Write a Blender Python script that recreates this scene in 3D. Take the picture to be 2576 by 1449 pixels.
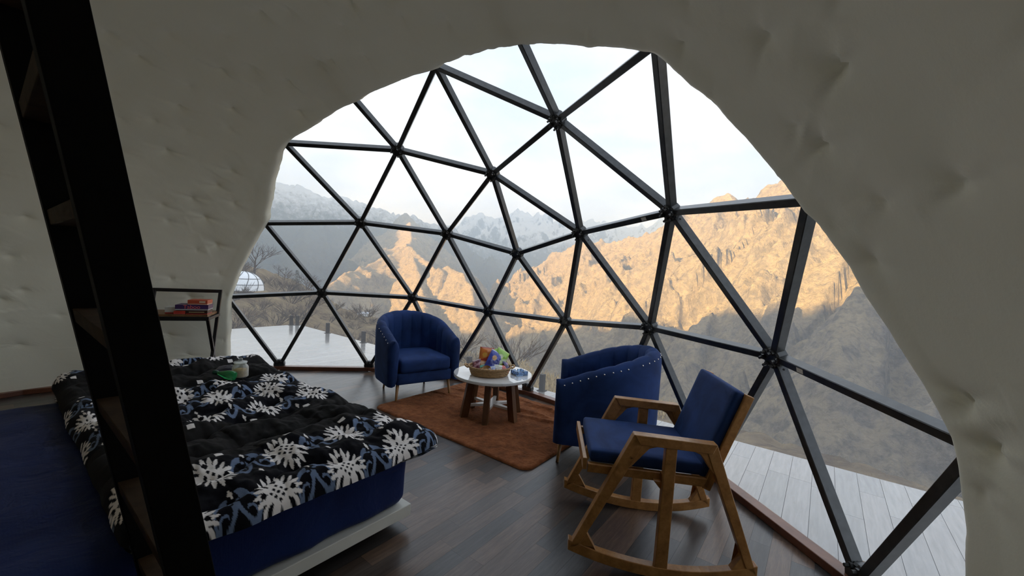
import bpy, bmesh, math, random
import numpy as np
from mathutils import Vector, Matrix, Quaternion
from mathutils.kdtree import KDTree

for o in list(bpy.data.objects):
    bpy.data.objects.remove(o, do_unlink=True)
SC = bpy.context.scene
COL = SC.collection
random.seed(7)
RNG = np.random.RandomState(11)

# ------------------------------------------------------------------ camera
FPX = 1027.03                                   # focal length in pixels of the 2576 wide frame
CAM = np.array([1.51193, -1.56532, 1.21767])
CAM_R = np.array([[0.998384, 0.0024525, 0.0567781],
                  [0.0568311, -0.043084, -0.9974538],
                  [0.0, 0.9990684, -0.0431537]])  # rows: right, down, forward
cd = bpy.data.cameras.new('camera')
cam = bpy.data.objects.new('camera', cd)
COL.objects.link(cam)
cd.sensor_width = 36.0
cd.lens = FPX / 2576.0 * 36.0
cd.clip_start = 0.05
cd.clip_end = 60000.0
mw = Matrix.Identity(4)
for i in range(3):
    mw[i][0] = CAM_R[0][i]; mw[i][1] = -CAM_R[1][i]; mw[i][2] = -CAM_R[2][i]; mw[i][3] = CAM[i]
cam.matrix_world = mw
SC.camera = cam

# ------------------------------------------------------------------ view and render behaviour
SC.view_settings.view_transform = 'Standard'
SC.view_settings.look = 'None'
SC.view_settings.exposure = 0.75
SC.view_settings.gamma = 1.0
SC.view_settings.use_curve_mapping = False
SC.cycles.use_denoising = True
SC.cycles.use_adaptive_sampling = True
SC.cycles.adaptive_threshold = 0.035
SC.cycles.adaptive_min_samples = 12
SC.cycles.max_bounces = 14
SC.cycles.diffuse_bounces = 12
SC.cycles.glossy_bounces = 4
SC.cycles.transmission_bounces = 6
SC.cycles.transparent_max_bounces = 16
SC.cycles.volume_bounces = 4
SC.cycles.caustics_reflective = False
SC.cycles.caustics_refractive = False
SC.cycles.sample_clamp_indirect = 6.0

# ------------------------------------------------------------------ sky
W = bpy.data.worlds.new('overcast_sky'); SC.world = W; W.use_nodes = True
nt = W.node_tree; nt.nodes.clear()
N = nt.nodes.new; L = nt.links.new
wo = N('ShaderNodeOutputWorld'); bg = N('ShaderNodeBackground'); L(bg.outputs[0], wo.inputs[0])
tc = N('ShaderNodeTexCoord'); sx = N('ShaderNodeSeparateXYZ'); L(tc.outputs['Generated'], sx.inputs[0])
ramp = N('ShaderNodeValToRGB'); L(sx.outputs[2], ramp.inputs[0])
ramp.color_ramp.elements[0].position = 0.0; ramp.color_ramp.elements[0].color = (0.81, 0.85, 0.88, 1)
ramp.color_ramp.elements[1].position = 0.75; ramp.color_ramp.elements[1].color = (0.74, 0.79, 0.86, 1)
e = ramp.color_ramp.elements.new(0.22); e.color = (0.76, 0.82, 0.90, 1)
mp = N('ShaderNodeMapping'); L(tc.outputs['Generated'], mp.inputs[0]); mp.inputs['Scale'].default_value = (1.6, 1.6, 4.2)
n1 = N('ShaderNodeTexNoise'); L(mp.outputs[0], n1.inputs[0]); n1.inputs['Scale'].default_value = 1.7; n1.inputs['Detail'].default_value = 6; n1.inputs['Roughness'].default_value = 0.52
cr = N('ShaderNodeValToRGB'); L(n1.outputs[0], cr.inputs[0])
cr.color_ramp.elements[0].position = 0.38; cr.color_ramp.elements[0].color = (0.72, 0.78, 0.88, 1)
cr.color_ramp.elements[1].position = 0.66; cr.color_ramp.elements[1].color = (1.10, 1.09, 1.07, 1)
mx = N('ShaderNodeMix'); mx.data_type = 'RGBA'; mx.blend_type = 'MULTIPLY'; mx.inputs[0].default_value = 1.0
L(ramp.outputs[0], mx.inputs[6]); L(cr.outputs[0], mx.inputs[7]); L(mx.outputs[2], bg.inputs[0])
bg.inputs[1].default_value = 0.95

# ------------------------------------------------------------------ low evening sun, from behind and left of the viewer
SUN_AZ = np.array([0.80, 0.60])                 # the way the light travels
SUN_EL = math.radians(13.0)
sl = bpy.data.lights.new('sun', 'SUN'); so = bpy.data.objects.new('sun', sl); COL.objects.link(so)
sl.energy = 14; sl.color = (1.0, 0.69, 0.27); sl.angle = math.radians(0.6)
so.rotation_euler = Vector((SUN_AZ[0] * math.cos(SUN_EL), SUN_AZ[1] * math.cos(SUN_EL), -math.sin(SUN_EL))).to_track_quat('-Z', 'Y').to_euler()
so.location = (-30, -30, 60)

# ------------------------------------------------------------------ helpers
def ray(u, v):
    return np.array([(u - 1288.0) / FPX, (v - 724.5) / FPX, 1.0]) @ CAM_R
def at_dist(u, v, dist):
    d = ray(u, v); return CAM + d / np.linalg.norm(d[:2]) * dist
def on_floor(u, v, z=0.0):
    d = ray(u, v); return CAM + d * (z - CAM[2]) / d[2]
def project(P):
    q = (np.atleast_2d(P) - CAM) @ CAM_R.T
    return np.stack([1288 + FPX * q[:, 0] / q[:, 2], 724.5 + FPX * q[:, 1] / q[:, 2], q[:, 2]], 1)

def tag(o, label=None, cat=None, group=None, kind=None):
    if label: o['label'] = label
    if cat: o['category'] = cat
    if group: o['group'] = group
    if kind: o['kind'] = kind
    return o
def empty(name, loc=(0, 0, 0), rz=0.0, parent=None):
    o = bpy.data.objects.new(name, None); COL.objects.link(o)
    o.location = loc; o.rotation_euler = (0, 0, rz); o.empty_display_size = 0.1
    if parent: o.parent = parent
    return o
def link(name, me, mat=None, parent=None, loc=None):
    o = bpy.data.objects.new(name, me); COL.objects.link(o)
    if mat is not None and not me.materials:
        for m in (mat if isinstance(mat, (list, tuple)) else [mat]): me.materials.append(m)
    if parent: o.parent = parent
    if loc is not None: o.location = loc
    return o
def smooth(me, ang=None):
    me.shade_smooth() if ang is None else None
    if ang is not None:
        me.shade_smooth()
        me.set_sharp_from_angle(angle=math.radians(ang))
class MB:
    def __init__(s): s.v = []; s.f = []; s.m = []; s.cur = 0
    def add(s, vs, fs):
        b = len(s.v); s.v += [tuple(map(float, p)) for p in vs]
        for f in fs: s.f.append(tuple(b + i for i in f)); s.m.append(s.cur)
        return s
    def box(s, lo, hi, M=None):
        x0, y0, z0 = lo; x1, y1, z1 = hi
        vs = [(x0,y0,z0),(x1,y0,z0),(x1,y1,z0),(x0,y1,z0),(x0,y0,z1),(x1,y0,z1),(x1,y1,z1),(x0,y1,z1)]
        if M is not None: vs = [tuple(M @ Vector(p)) for p in vs]
        return s.add(vs, [(3,2,1,0),(4,5,6,7),(0,1,5,4),(1,2,6,5),(2,3,7,6),(3,0,4,7)])
    def bar(s, a, b, w, h, up=(0,0,1), w2=None, h2=None):
        a = Vector(a); b = Vector(b); d = (b - a).normalized(); up = Vector(up)
        x = d.cross(up)
        if x.length < 1e-6: x = d.cross(Vector((1,0,0)))
        x.normalize(); z = x.cross(d).normalized()
        w2 = w if w2 is None else w2; h2 = h if h2 is None else h2
        vs = []
        for p, ww, hh in ((a, w, h), (b, w2, h2)):
            for sx_, sz_ in ((-1,-1),(1,-1),(1,1),(-1,1)): vs.append(p + x * sx_ * ww / 2 + z * sz_ * hh / 2)
        return s.add(vs, [(0,1,2,3)[::-1],(4,5,6,7),(0,1,5,4),(1,2,6,5),(2,3,7,6),(3,0,4,7)][0:6])
    def tube(s, pts, rad, n=8, cap=True):
        pts = [Vector(p) for p in pts]
        rad = rad if isinstance(rad, (list, tuple)) else [rad] * len(pts)
        rings = []; ref = None
        for i, p in enumerate(pts):
            d = (pts[min(i+1, len(pts)-1)] - pts[max(i-1, 0)]).normalized()
            if ref is None: ref = Vector((0,0,1)) if abs(d.z) < .9 else Vector((1,0,0))
            x = d.cross(ref)
            if x.length < 1e-6: x = d.orthogonal()
            x.normalize(); y = x.cross(d).normalized(); ref = y
            rings.append([p + (x * math.cos(2*math.pi*k/n) + y * math.sin(2*math.pi*k/n)) * rad[i] for k in range(n)])
        vs = [q for r in rings for q in r]; fs = []
        for i in range(len(pts)-1):
            for k in range(n):
                fs.append((i*n+k, i*n+(k+1) % n, (i+1)*n+(k+1) % n, (i+1)*n+k))
        if cap:
            fs.append(tuple(range(n))[::-1]); fs.append(tuple((len(pts)-1)*n + k for k in range(n)))
        return s.add(vs, fs)
    def lathe(s, prof, n=32, c=(0,0,0)):
        vs = []; fs = []
        for r, z in prof:
            for k in range(n):
                a = 2*math.pi*k/n; vs.append((c[0]+r*math.cos(a), c[1]+r*math.sin(a), c[2]+z))
        for i in range(len(prof)-1):
            for k in range(n): fs.append((i*n+k, i*n+(k+1)%n, (i+1)*n+(k+1)%n, (i+1)*n+k))
        fs.append(tuple(range(n))[::-1]); fs.append(tuple((len(prof)-1)*n+k for k in range(n)))
        return s.add(vs, fs)
    def prism(s, poly, z0, z1, M=None):
        n = len(poly)
        vs = [(x, y, z0) for x, y in poly] + [(x, y, z1) for x, y in poly]
        if M is not None: vs = [tuple(M @ Vector(p)) for p in vs]
        return s.add(vs, [tuple(range(n))[::-1], tuple(n+i for i in range(n))] + [(i, (i+1)%n, n+(i+1)%n, n+i) for i in range(n)])
    def grid(s, V, closed_u=False):
        nu, nv = V.shape[:2]; vs = V.reshape(-1, 3); fs = []
        for i in range(nu if closed_u else nu-1):
            for j in range(nv-1):
                a = i*nv+j; b = ((i+1) % nu)*nv+j; fs.append((a, b, b+1, a+1))
        return s.add(vs, fs)
    def mesh(s, name='mesh'):
        me = bpy.data.meshes.new(name); me.from_pydata(s.v, [], s.f); me.update()
        if any(s.m): me.polygons.foreach_set('material_index', s.m)
        return me
    def build(s, name, mat=None, parent=None, bevel=0.0, seg=2, sm=None, fix=True):
        me = s.mesh(name)
        if fix:
            bm = bmesh.new(); bm.from_mesh(me); bmesh.ops.recalc_face_normals(bm, faces=bm.faces); bm.to_mesh(me); bm.free()
        if sm is not None: smooth(me, sm)
        o = link(name, me, mat, parent)
        if bevel > 0:
            md = o.modifiers.new('bevel', 'BEVEL'); md.width = bevel; md.segments = seg; md.limit_method = 'ANGLE'
            md.harden_normals = False
        return o
def grid_mesh(name, V, mat, parent=None, wrap=False, skip=None, colors=None, sm=True):
    nu, nv = V.shape[:2]
    idx = np.arange(nu*nv).reshape(nu, nv)
    A = idx if wrap else idx[:-1]
    B = np.roll(idx, -1, 0) if wrap else idx[1:]
    F = np.stack([A[:, :-1], B[:, :-1], B[:, 1:], A[:, 1:]], -1)
    if skip is not None: F = F[~skip]
    F = F.reshape(-1, 4)
    me = bpy.data.meshes.new(name)
    me.vertices.add(nu*nv); me.vertices.foreach_set('co', V.reshape(-1).astype(np.float32))
    me.loops.add(len(F)*4); me.loops.foreach_set('vertex_index', F.reshape(-1).astype(np.int32))
    me.polygons.add(len(F)); me.polygons.foreach_set('loop_start', np.arange(0, len(F)*4, 4, dtype=np.int32))
    me.update(calc_edges=True); me.validate()
    if colors is not None:
        ca = me.color_attributes.new('print', 'FLOAT_COLOR', 'POINT')
        c4 = np.ones((nu*nv, 4), np.float32); c4[:, :3] = colors.reshape(-1, 3)
        ca.data.foreach_set('color', c4.reshape(-1))
    if sm: me.shade_smooth()
    return link(name, me, mat, parent)
def copy_tree(o, parent=None):
    c = o.copy(); COL.objects.link(c); c.parent = parent
    for ch in list(o.children): copy_tree(ch, c)
    return c

# vectorised gradient noise -----------------------------------------------------------
def _h(ix, iy, seed):
    n = (ix.astype(np.int64) * 374761393 + iy.astype(np.int64) * 668265263 + seed * 974634777) & 0xffffffff
    n = ((n ^ (n >> 13)) * 1274126177) & 0xffffffff
    return ((n ^ (n >> 16)) & 0xffff) / 65535.0
def noise2(x, y, seed=0):
    ix = np.floor(x); iy = np.floor(y); fx = x - ix; fy = y - iy
    u = fx*fx*fx*(fx*(fx*6-15)+10); v = fy*fy*fy*(fy*(fy*6-15)+10)
    def g(a, b, dx, dy):
        t = _h(ix + a, iy + b, seed) * 2 * np.pi
        return np.cos(t) * dx + np.sin(t) * dy
    n00 = g(0, 0, fx, fy); n10 = g(1, 0, fx-1, fy); n01 = g(0, 1, fx, fy-1); n11 = g(1, 1, fx-1, fy-1)
    return ((n00*(1-u)+n10*u)*(1-v) + (n01*(1-u)+n11*u)*v) * 1.5
def fbm(x, y, o=5, seed=0, gain=.5):
    s = np.zeros_like(x); a = 1.0; f = 1.0
    for k in range(o):
        s += a * noise2(x*f + 17.3*k, y*f - 9.1*k, seed + k); a *= gain; f *= 2.03
    return s
def ridged(x, y, o=6, seed=0, gain=.55):
    s = np.zeros_like(x); a = 1.0; f = 1.0; w = np.ones_like(x)
    for k in range(o):
        n = 1 - np.abs(noise2(x*f + 31.7*k, y*f + 11.9*k, seed + k)) * 1.6
        n = n*n * w; w = np.clip(n * 1.6, 0, 1); s += a * n; a *= gain; f *= 2.1
    return s

# materials ---------------------------------------------------------------------------
class Mat:
    def __init__(s, name):
        s.m = bpy.data.materials.new(name); s.m.use_nodes = True; s.t = s.m.node_tree; s.t.nodes.clear()
        s.out = s.n('ShaderNodeOutputMaterial'); s.b = s.n('ShaderNodeBsdfPrincipled'); s.l(s.b.outputs[0], s.out.inputs[0])
    def n(s, t, **k):
        nd = s.t.nodes.new(t)
        for a, b in k.items(): setattr(nd, a, b)
        return nd
    def l(s, a, b): s.t.links.new(a, b)
    def set(s, **k):
        for a, b in k.items():
            s.b.inputs[a.replace('_', ' ')].default_value = b if not (isinstance(b, tuple) and len(b) == 3) else (*b, 1)
        return s
    def coord(s, kind='Object', scale=(1,1,1), rnd=False, rot=(0,0,0)):
        t = s.n('ShaderNodeTexCoord'); m = s.n('ShaderNodeMapping'); s.l(t.outputs[kind], m.inputs[0]); m.inputs['Scale'].default_value = scale
        m.inputs['Rotation'].default_value = rot
        if rnd:
            oi = s.n('ShaderNodeObjectInfo'); mu = s.n('ShaderNodeMath', operation='MULTIPLY'); s.l(oi.outputs['Random'], mu.inputs[0]); mu.inputs[1].default_value = 57.0
            s.l(mu.outputs[0], m.inputs['Location'])
        return m.outputs[0]
    def noise(s, vec, scale=5, detail=4, rough=.5, dist=0):
        t = s.n('ShaderNodeTexNoise'); s.l(vec, t.inputs[0]); t.inputs['Scale'].default_value = scale; t.inputs['Detail'].default_value = detail
        t.inputs['Roughness'].default_value = rough; t.inputs['Distortion'].default_value = dist
        return t.outputs[0]
    def ramp(s, fac, stops):
        r = s.n('ShaderNodeValToRGB'); s.l(fac, r.inputs[0]); el = r.color_ramp.elements
        while len(el) < len(stops): el.new(0.5)
        for e_, (p, c) in zip(el, stops): e_.position = p; e_.color = (*c, 1)
        return r.outputs[0]
    def mix(s, fac, a, b, mode='MIX'):
        m = s.n('ShaderNodeMix', data_type='RGBA', blend_type=mode)
        for i, x in ((0, fac), (6, a), (7, b)):
            if isinstance(x, (int, float)): m.inputs[i].default_value = x
            elif isinstance(x, tuple): m.inputs[i].default_value = (*x, 1)
            else: s.l(x, m.inputs[i])
        return m.outputs[2]
    def math(s, op, a, b=0.0):
        m = s.n('ShaderNodeMath', operation=op)
        for i, x in ((0, a), (1, b)):
            if isinstance(x, (int, float)): m.inputs[i].default_value = x
            else: s.l(x, m.inputs[i])
        return m.outputs[0]
    def color(s, c): s.l(c, s.b.inputs['Base Color']); return s
    def bump(s, h, strength=.3, dist=.01):
        b = s.n('ShaderNodeBump'); b.inputs['Strength'].default_value = strength; b.inputs['Distance'].default_value = dist
        s.l(h, b.inputs['Height']); s.l(b.outputs[0], s.b.inputs['Normal']); return s
def plain(name, col, rough=.5, metal=0.0, var=.12, scale=20, bump=0.0, spec=.5, coat=0.0):
    m = Mat(name); v = m.coord('Object')
    nz = m.noise(v, scale, 4)
    c0 = tuple(x*(1-var) for x in col); c1 = tuple(min(1, x*(1+var)) for x in col)
    m.color(m.ramp(nz, [(0.3, c0), (0.7, c1)])).set(Roughness=rough, Metallic=metal, Specular_IOR_Level=spec, Coat_Weight=coat)
    if bump: m.bump(nz, bump, .004)
    return m.m
def wood(name, c0, c1, c2, rough=.4, scale=(1,1,1), rnd=True, coat=0.0, gscale=6, spec=.5):
    m = Mat(name); v = m.coord('Object', scale, rnd)
    a = m.noise(v, gscale, 6, .6, .6); b = m.noise(v, gscale*5, 3, .5)
    f = m.math('ADD', m.math('MULTIPLY', a, .75), m.math('MULTIPLY', b, .25))
    m.color(m.ramp(f, [(.3, c0), (.5, c1), (.7, c2)])).set(Roughness=rough, Coat_Weight=coat, Specular_IOR_Level=spec)
    m.bump(b, .12, .002)
    return m.m
# =================================================================== the dome shell
R = 3.0; DZ = 0.035
CEN = np.array([0, 0, DZ])
TH = math.radians(52.5)
E1 = np.array([math.cos(TH), math.sin(TH)]); E2 = np.array([E1[1], -E1[0]])     # out of the window / along it to the right
def loc2(p1, p2, z=0.0):
    q = E1 * p1 + E2 * p2; return (float(q[0]), float(q[1]), z)
def icosphere4():
    la = math.atan(.5); v = [(0, 0, 1)]
    for k in range(5): v.append((math.cos(la)*math.cos(2*math.pi*k/5), math.cos(la)*math.sin(2*math.pi*k/5), math.sin(la)))
    for k in range(5): v.append((math.cos(la)*math.cos(2*math.pi*(k+.5)/5), math.cos(la)*math.sin(2*math.pi*(k+.5)/5), -math.sin(la)))
    v.append((0, 0, -1)); v = np.array(v); f = []
    for k in range(5):
        a = 1+k; b = 1+(k+1) % 5; c = 6+k; d = 6+(k+1) % 5
        f += [(0, a, b), (a, c, b), (b, c, d), (11, d, c)]
    P = []; faces = []; edges = set(); n = 4
    def add(p):
        p = p/np.linalg.norm(p)
        for i, q in enumerate(P):
            if np.abs(q-p).sum() < 1e-4: return i
        P.append(p); return len(P)-1
    for a, b, c in f:
        A, B, C_ = v[a], v[b], v[c]; g = {}
        for i in range(n+1):
            for j in range(n+1-i): g[i, j] = add(A+(B-A)*i/n+(C_-A)*j/n)
        for i in range(n):
            for j in range(n-i):
                t = [(g[i, j], g[i+1, j], g[i, j+1])]
                if i+j < n-1: t.append((g[i+1, j], g[i+1, j+1], g[i, j+1]))
                for x in t:
                    faces.append(x)
                    for u, w in ((0, 1), (1, 2), (2, 0)): edges.add(tuple(sorted((x[u], x[w]))))
    P = np.array(P); th = -0.29897887
    Rz = np.array([[math.cos(th), -math.sin(th), 0], [math.sin(th), math.cos(th), 0], [0, 0, 1]])
    return P @ Rz.T, sorted(edges), faces
GP, GE, GF = icosphere4()

# opening of the padded lining, as directions seen from the dome's centre
AXE = 0.42
AX = np.array([E1[0]*math.cos(AXE), E1[1]*math.cos(AXE), math.sin(AXE)])
AU = np.array([-E1[0]*math.sin(AXE), -E1[1]*math.sin(AXE), math.cos(AXE)])
AV = np.array([E2[0], E2[1], 0.0])
RL = 2.90
EDGE = [(577,905),(580,830),(583,745),(600,700),(625,650),(664,580),(676,555),(683,510),(700,430),(710,388),(724,366),(745,350),(800,320),(905,262),(1000,218),(1085,190),(1112,175),(1140,163),(1210,144),(1290,130),(1335,124),(1400,125),(1480,130),(1560,132),(1610,140),(1640,148),(1672,169),(1731,223),(1784,268),(1832,315),(1888,378),(1944,448),(1992,500),(2015,531),(2048,562),(2077,604),(2124,668),(2165,741),(2200,791),(2246,861),(2305,954),(2351,1036),(2378,1088),(2392,1146),(2399,1211),(2407,1304),(2411,1449)]
def on_sphere(u, v, rad):
    d = ray(u, v); d = d/np.linalg.norm(d); c = CAM - CEN; B = c @ d
    return CAM + d*(-B + math.sqrt(B*B - (c @ c - rad*rad)))
bd = []
for u, v in EDGE:
    q = (on_sphere(u, v, RL) - CEN)/RL
    bd.append((math.atan2(q @ AV, q @ AU), math.acos(q @ AX)))
def floor_dir(az): return np.array([math.cos(az), math.sin(az), -0.012])
for az, first in ((math.radians(117.5), True), (math.radians(-8.3), False)):
    q = floor_dir(az); q /= np.linalg.norm(q); it = (math.atan2(q @ AV, q @ AU), math.acos(q @ AX))
    bd = [it] + bd if first else bd + [it]
BPSI = np.array([b[0] for b in bd]); BRHO = np.array([b[1] for b in bd])
def rho_open(psi): return np.interp(psi, BPSI, BRHO)
def rho_floor(psi): return np.arctan2(math.sin(AXE), -np.cos(psi)*math.cos(AXE))
def inside_open(d, margin=0.0):
    ps = math.atan2(d @ AV, d @ AU); rh = math.acos(max(-1, min(1, d @ AX)))
    if ps < BPSI[0] or ps > BPSI[-1]: return True
    return rh < rho_open(ps) + margin

# padded lining ------------------------------------------------------------------------
def make_liner():
    nps, nrh = 760, 360
    psi = np.linspace(BPSI[0], BPSI[-1], nps)
    w = 0.0022*fbm(psi*16, psi*0+.3, 4, 5)                          # uneven cut edge
    r0 = rho_open(psi) + w; r1 = rho_floor(psi)
    r0 = np.minimum(r0, r1 - 1e-3)
    t = np.linspace(0, 1, nrh) ** 0.9
    PS = np.repeat(psi[:, None], nrh, 1); RH = r0[:, None] + (r1 - r0)[:, None]*t[None, :]
    D = np.cos(RH)[..., None]*AX + np.sin(RH)[..., None]*(np.cos(PS)[..., None]*AU + np.sin(PS)[..., None]*AV)
    # tuft points over the sphere
    n = 1500; i = np.arange(n) + .5
    ph = np.arccos(1 - 2*i/n); tq = np.pi*(1+5**.5)*i
    T = np.stack([np.cos(tq)*np.sin(ph), np.sin(tq)*np.sin(ph), np.cos(ph)], 1) + RNG.randn(n, 3)*.022
    T /= np.linalg.norm(T, axis=1)[:, None]
    depth = RNG.uniform(.35, 1.35, n)
    P = D.reshape(-1, 3); dist = np.full(len(P), 9.0); dep = np.zeros(len(P)); dist2 = np.full(len(P), 9.0)
    vec = np.zeros((len(P), 3))
    for s in range(0, len(P), 20000):
        g = P[s:s+20000] @ T.T; k = g.argmax(1)
        gg = g[np.arange(len(k)), k]; dist[s:s+20000] = np.sqrt(np.maximum(0, 2-2*gg))*RL; dep[s:s+20000] = depth[k]
        vec[s:s+20000] = P[s:s+20000] - T[k]
    # a pit with a drawn-in star of creases around it
    ang = np.arctan2(vec @ AV, vec[:, 2])
    star = .65 + .35*np.cos(3*ang + dep*20)
    calm = np.repeat(np.clip((RH - r0[:, None])/.05, 0.15, 1)[..., None], 1, -1).reshape(-1)
    pit = (.028*dep*np.exp(-dist/.024) + .019*dep*star*np.exp(-dist/.080))*calm
    big = calm*.016*fbm(P[:, 0]*2.2 + P[:, 2]*1.3, P[:, 1]*2.2 - P[:, 2], 3, 3) + .0035*fbm(P[:, 0]*9 + P[:, 2]*4, P[:, 1]*9 - P[:, 2]*5, 3, 8)
    rad = RL - .006 + pit + big
    rad = rad.reshape(nps, nrh)
    # soft rolled lip along the cut edge, turning out to the frame
    edge = np.clip(1 - (RH - r0[:, None])/.02, 0, 1)
    rad = rad + .075*edge**4 - .004*np.sin(np.clip((RH-r0[:, None])/.05, 0, 1)*np.pi)
    V = CEN + D*rad[..., None]
    V[:, -1, 2] = np.minimum(V[:, -1, 2], 0.0)
    return V
m = Mat('lining_fabric'); v = m.coord('Object')
m.color(m.ramp(m.noise(v, 3, 5), [(.3, (.90, .875, .72)), (.7, (.93, .905, .76))])).set(Roughness=.62, Specular_IOR_Level=.35, Sheen_Weight=.1)
m.bump(m.noise(v, 14, 6, .6), .25, .006)
tl = m.n('ShaderNodeBsdfTranslucent'); tl.inputs[0].default_value = (.95, .90, .74, 1)      # slight translucency added to brighten the room inside
ms = m.n('ShaderNodeMixShader'); ms.inputs[0].default_value = .026
m.l(m.b.outputs[0], ms.inputs[1]); m.l(tl.outputs[0], ms.inputs[2]); m.l(ms.outputs[0], m.out.inputs[0])
M_LINER = m.m
liner = tag(grid_mesh('wall_dome', make_liner(), M_LINER), 'off-white padded fabric lining of the dome with tufted dimples', kind='structure')

# steel frame of the window -------------------------------------------------------------
M_STEEL = plain('dark_painted_steel', (.034, .037, .038), .28, .0, .35, 30, 0, .6)
M_BOLT = plain('bolt_steel', (.10, .10, .095), .35, .7, .2, 60)
M_STICK = plain('paper_sticker', (.75, .74, .70), .6)
M_HOLE = plain('drill_hole_black', (.004, .003, .004), .8)
win = tag(empty('window_1'), 'clear triangulated dome window with black steel struts', kind='structure')
m = Mat('clear_film')
m.t.nodes.remove(m.b)
tr = m.n('ShaderNodeBsdfTransparent'); tr.inputs[0].default_value = (.97, .98, .98, 1)
tl = m.n('ShaderNodeBsdfTranslucent'); tl.inputs[0].default_value = (.9, .93, .97, 1)
gl = m.n('ShaderNodeBsdfGlossy'); gl.inputs['Roughness'].default_value = .06
vv = m.coord('Object', (1, 1, 1))
haze = m.math('ADD', m.math('MULTIPLY', m.noise(vv, 2.2, 6, .6, 1.2), .06), .085)
mx1 = m.n('ShaderNodeMixShader'); m.l(haze, mx1.inputs[0]); m.l(tr.outputs[0], mx1.inputs[1]); m.l(tl.outputs[0], mx1.inputs[2])
mx2 = m.n('ShaderNodeMixShader'); mx2.inputs[0].default_value = .015; m.l(mx1.outputs[0], mx2.inputs[1]); m.l(gl.outputs[0], mx2.inputs[2])
m.l(mx2.outputs[0], m.out.inputs[0])
M_FILM = m.m
def gp(i, rad=R): return CEN + GP[i]*rad
up_ok = [i for i in range(len(GP)) if GP[i][2] > -.01]
STRUTS = {}
used = set()
for a, b in GE:
    if GP[a][2] < -.01 or GP[b][2] < -.01: continue
    if abs(GP[a][2]) < .01 and abs(GP[b][2]) < .01: continue
    mid = (GP[a]+GP[b])/2; mid /= np.linalg.norm(mid)
    if not (inside_open(GP[a], -.035) or inside_open(GP[b], -.035)): continue
    A = gp(a); B = gp(b); d = (B-A)/np.linalg.norm(B-A)
    o = MB().bar(A + d*(.045 if inside_open(GP[a], -.03) else 0), B - d*(.045 if inside_open(GP[b], -.03) else 0), .036, .052, up=mid).build('strut', M_STEEL, win, bevel=.003, seg=1)
    STRUTS[a, b] = (o, A, B, d, mid); used |= {a, b}
hub_me = None
for i in sorted(used):
    if not inside_open(GP[i], -.03): continue
    rot = Vector(GP[i]).to_track_quat('Z', 'Y')
    c = gp(i)
    if abs(GP[i][2]) < .01: c = c + np.array([0, 0, .022])
    mb = MB(); mb.lathe([(.0, -.034), (.046, -.034), (.055, -.026), (.055, .022), (.046, .03), (.0, .03)], 18)
    if hub_me is None:
        hub_me = mb.mesh('hub'); hub_me.materials.append(M_STEEL)
        bolt = MB(); bolt.lathe([(0, 0), (.0145, 0), (.0145, .012), (.0075, .012), (.0075, .030), (0, .030)], 6); bolt_me = bolt.mesh('bolt'); bolt_me.materials.append(M_BOLT)
    h = link('hub', hub_me, None, win); h.location = c; h.rotation_mode = 'QUATERNION'; h.rotation_quaternion = rot
    # one bolt opposite each strut
    inv = rot.inverted()
    for (a, b), (o, A, B, d, mid) in STRUTS.items():
        if i not in (a, b): continue
        dd = Vector(d if i == a else -d); l = inv @ dd; an = math.atan2(l.y, l.x)
        bo = link('bolt', bolt_me, None, h); bo.location = (.038*math.cos(an), .038*math.sin(an), -.034); bo.rotation_euler = (math.pi, 0, an)
for f in GF:
    if min(GP[k][2] for k in f) < -.01: continue
    c = sum(GP[k] for k in f)/3; c /= np.linalg.norm(c)
    if not (inside_open(c) or any(inside_open(GP[k]) for k in f)): continue
    P3 = [gp(k, R+.03) for k in f]; cc = sum(P3)/3
    mb = MB(); mb.add(P3, [(0, 1, 2)]); mb.build('pane', M_FILM, win, fix=False)
# drilled holes and the two paper stickers left on struts
def near_strut(u, v):
    best = None
    for k, (o, A, B, d, mid) in STRUTS.items():
        for t in np.linspace(0, 1, 41):
            q = project(A + (B-A)*t)[0]; e_ = (q[0]-u)**2 + (q[1]-v)**2
            if best is None or e_ < best[0]: best = (e_, k, t)
    return best[1], best[2]
def strut_frame(k, t):
    o, A, B, d, mid = STRUTS[k]
    x = np.cross(d, mid); x /= np.linalg.norm(x); z = np.cross(x, d)
    return o, A + (B-A)*t, d, x, z
for u, v in ((2024, 930), (1628, 548)):
    k, t = near_strut(u, v); o, P, d, x, z = strut_frame(k, t)
    s = 1 if x @ (CAM - P) > 0 else -1
    dark = -z                                               # inner face
    c = P + dark*.0268
    mb = MB(); mb.add([c + d*a_ + x*b_ for a_, b_ in ((-.02, -.011), (.02, -.011), (.02, .011), (-.02, .011))], [(0, 1, 2, 3)])
    mb.build('sticker', M_STICK, o, fix=False)
for (u, v) in ((1945, 864), (1980, 931), (1712, 548), (2138, 1412), (1480, 602)):
    k, t = near_strut(u, v); o, P, d, x, z = strut_frame(k, t)
    s = 1 if x @ (CAM - P) > 0 else -1
    c = P + x*s*.0186
    mb = MB(); mb.add([c + d*.006*math.cos(q) + z*.006*math.sin(q) for q in np.linspace(0, 2*math.pi, 9)[:-1]], [tuple(range(8))])
    mb.build('drill_hole', M_HOLE, o, fix=False)

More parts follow.
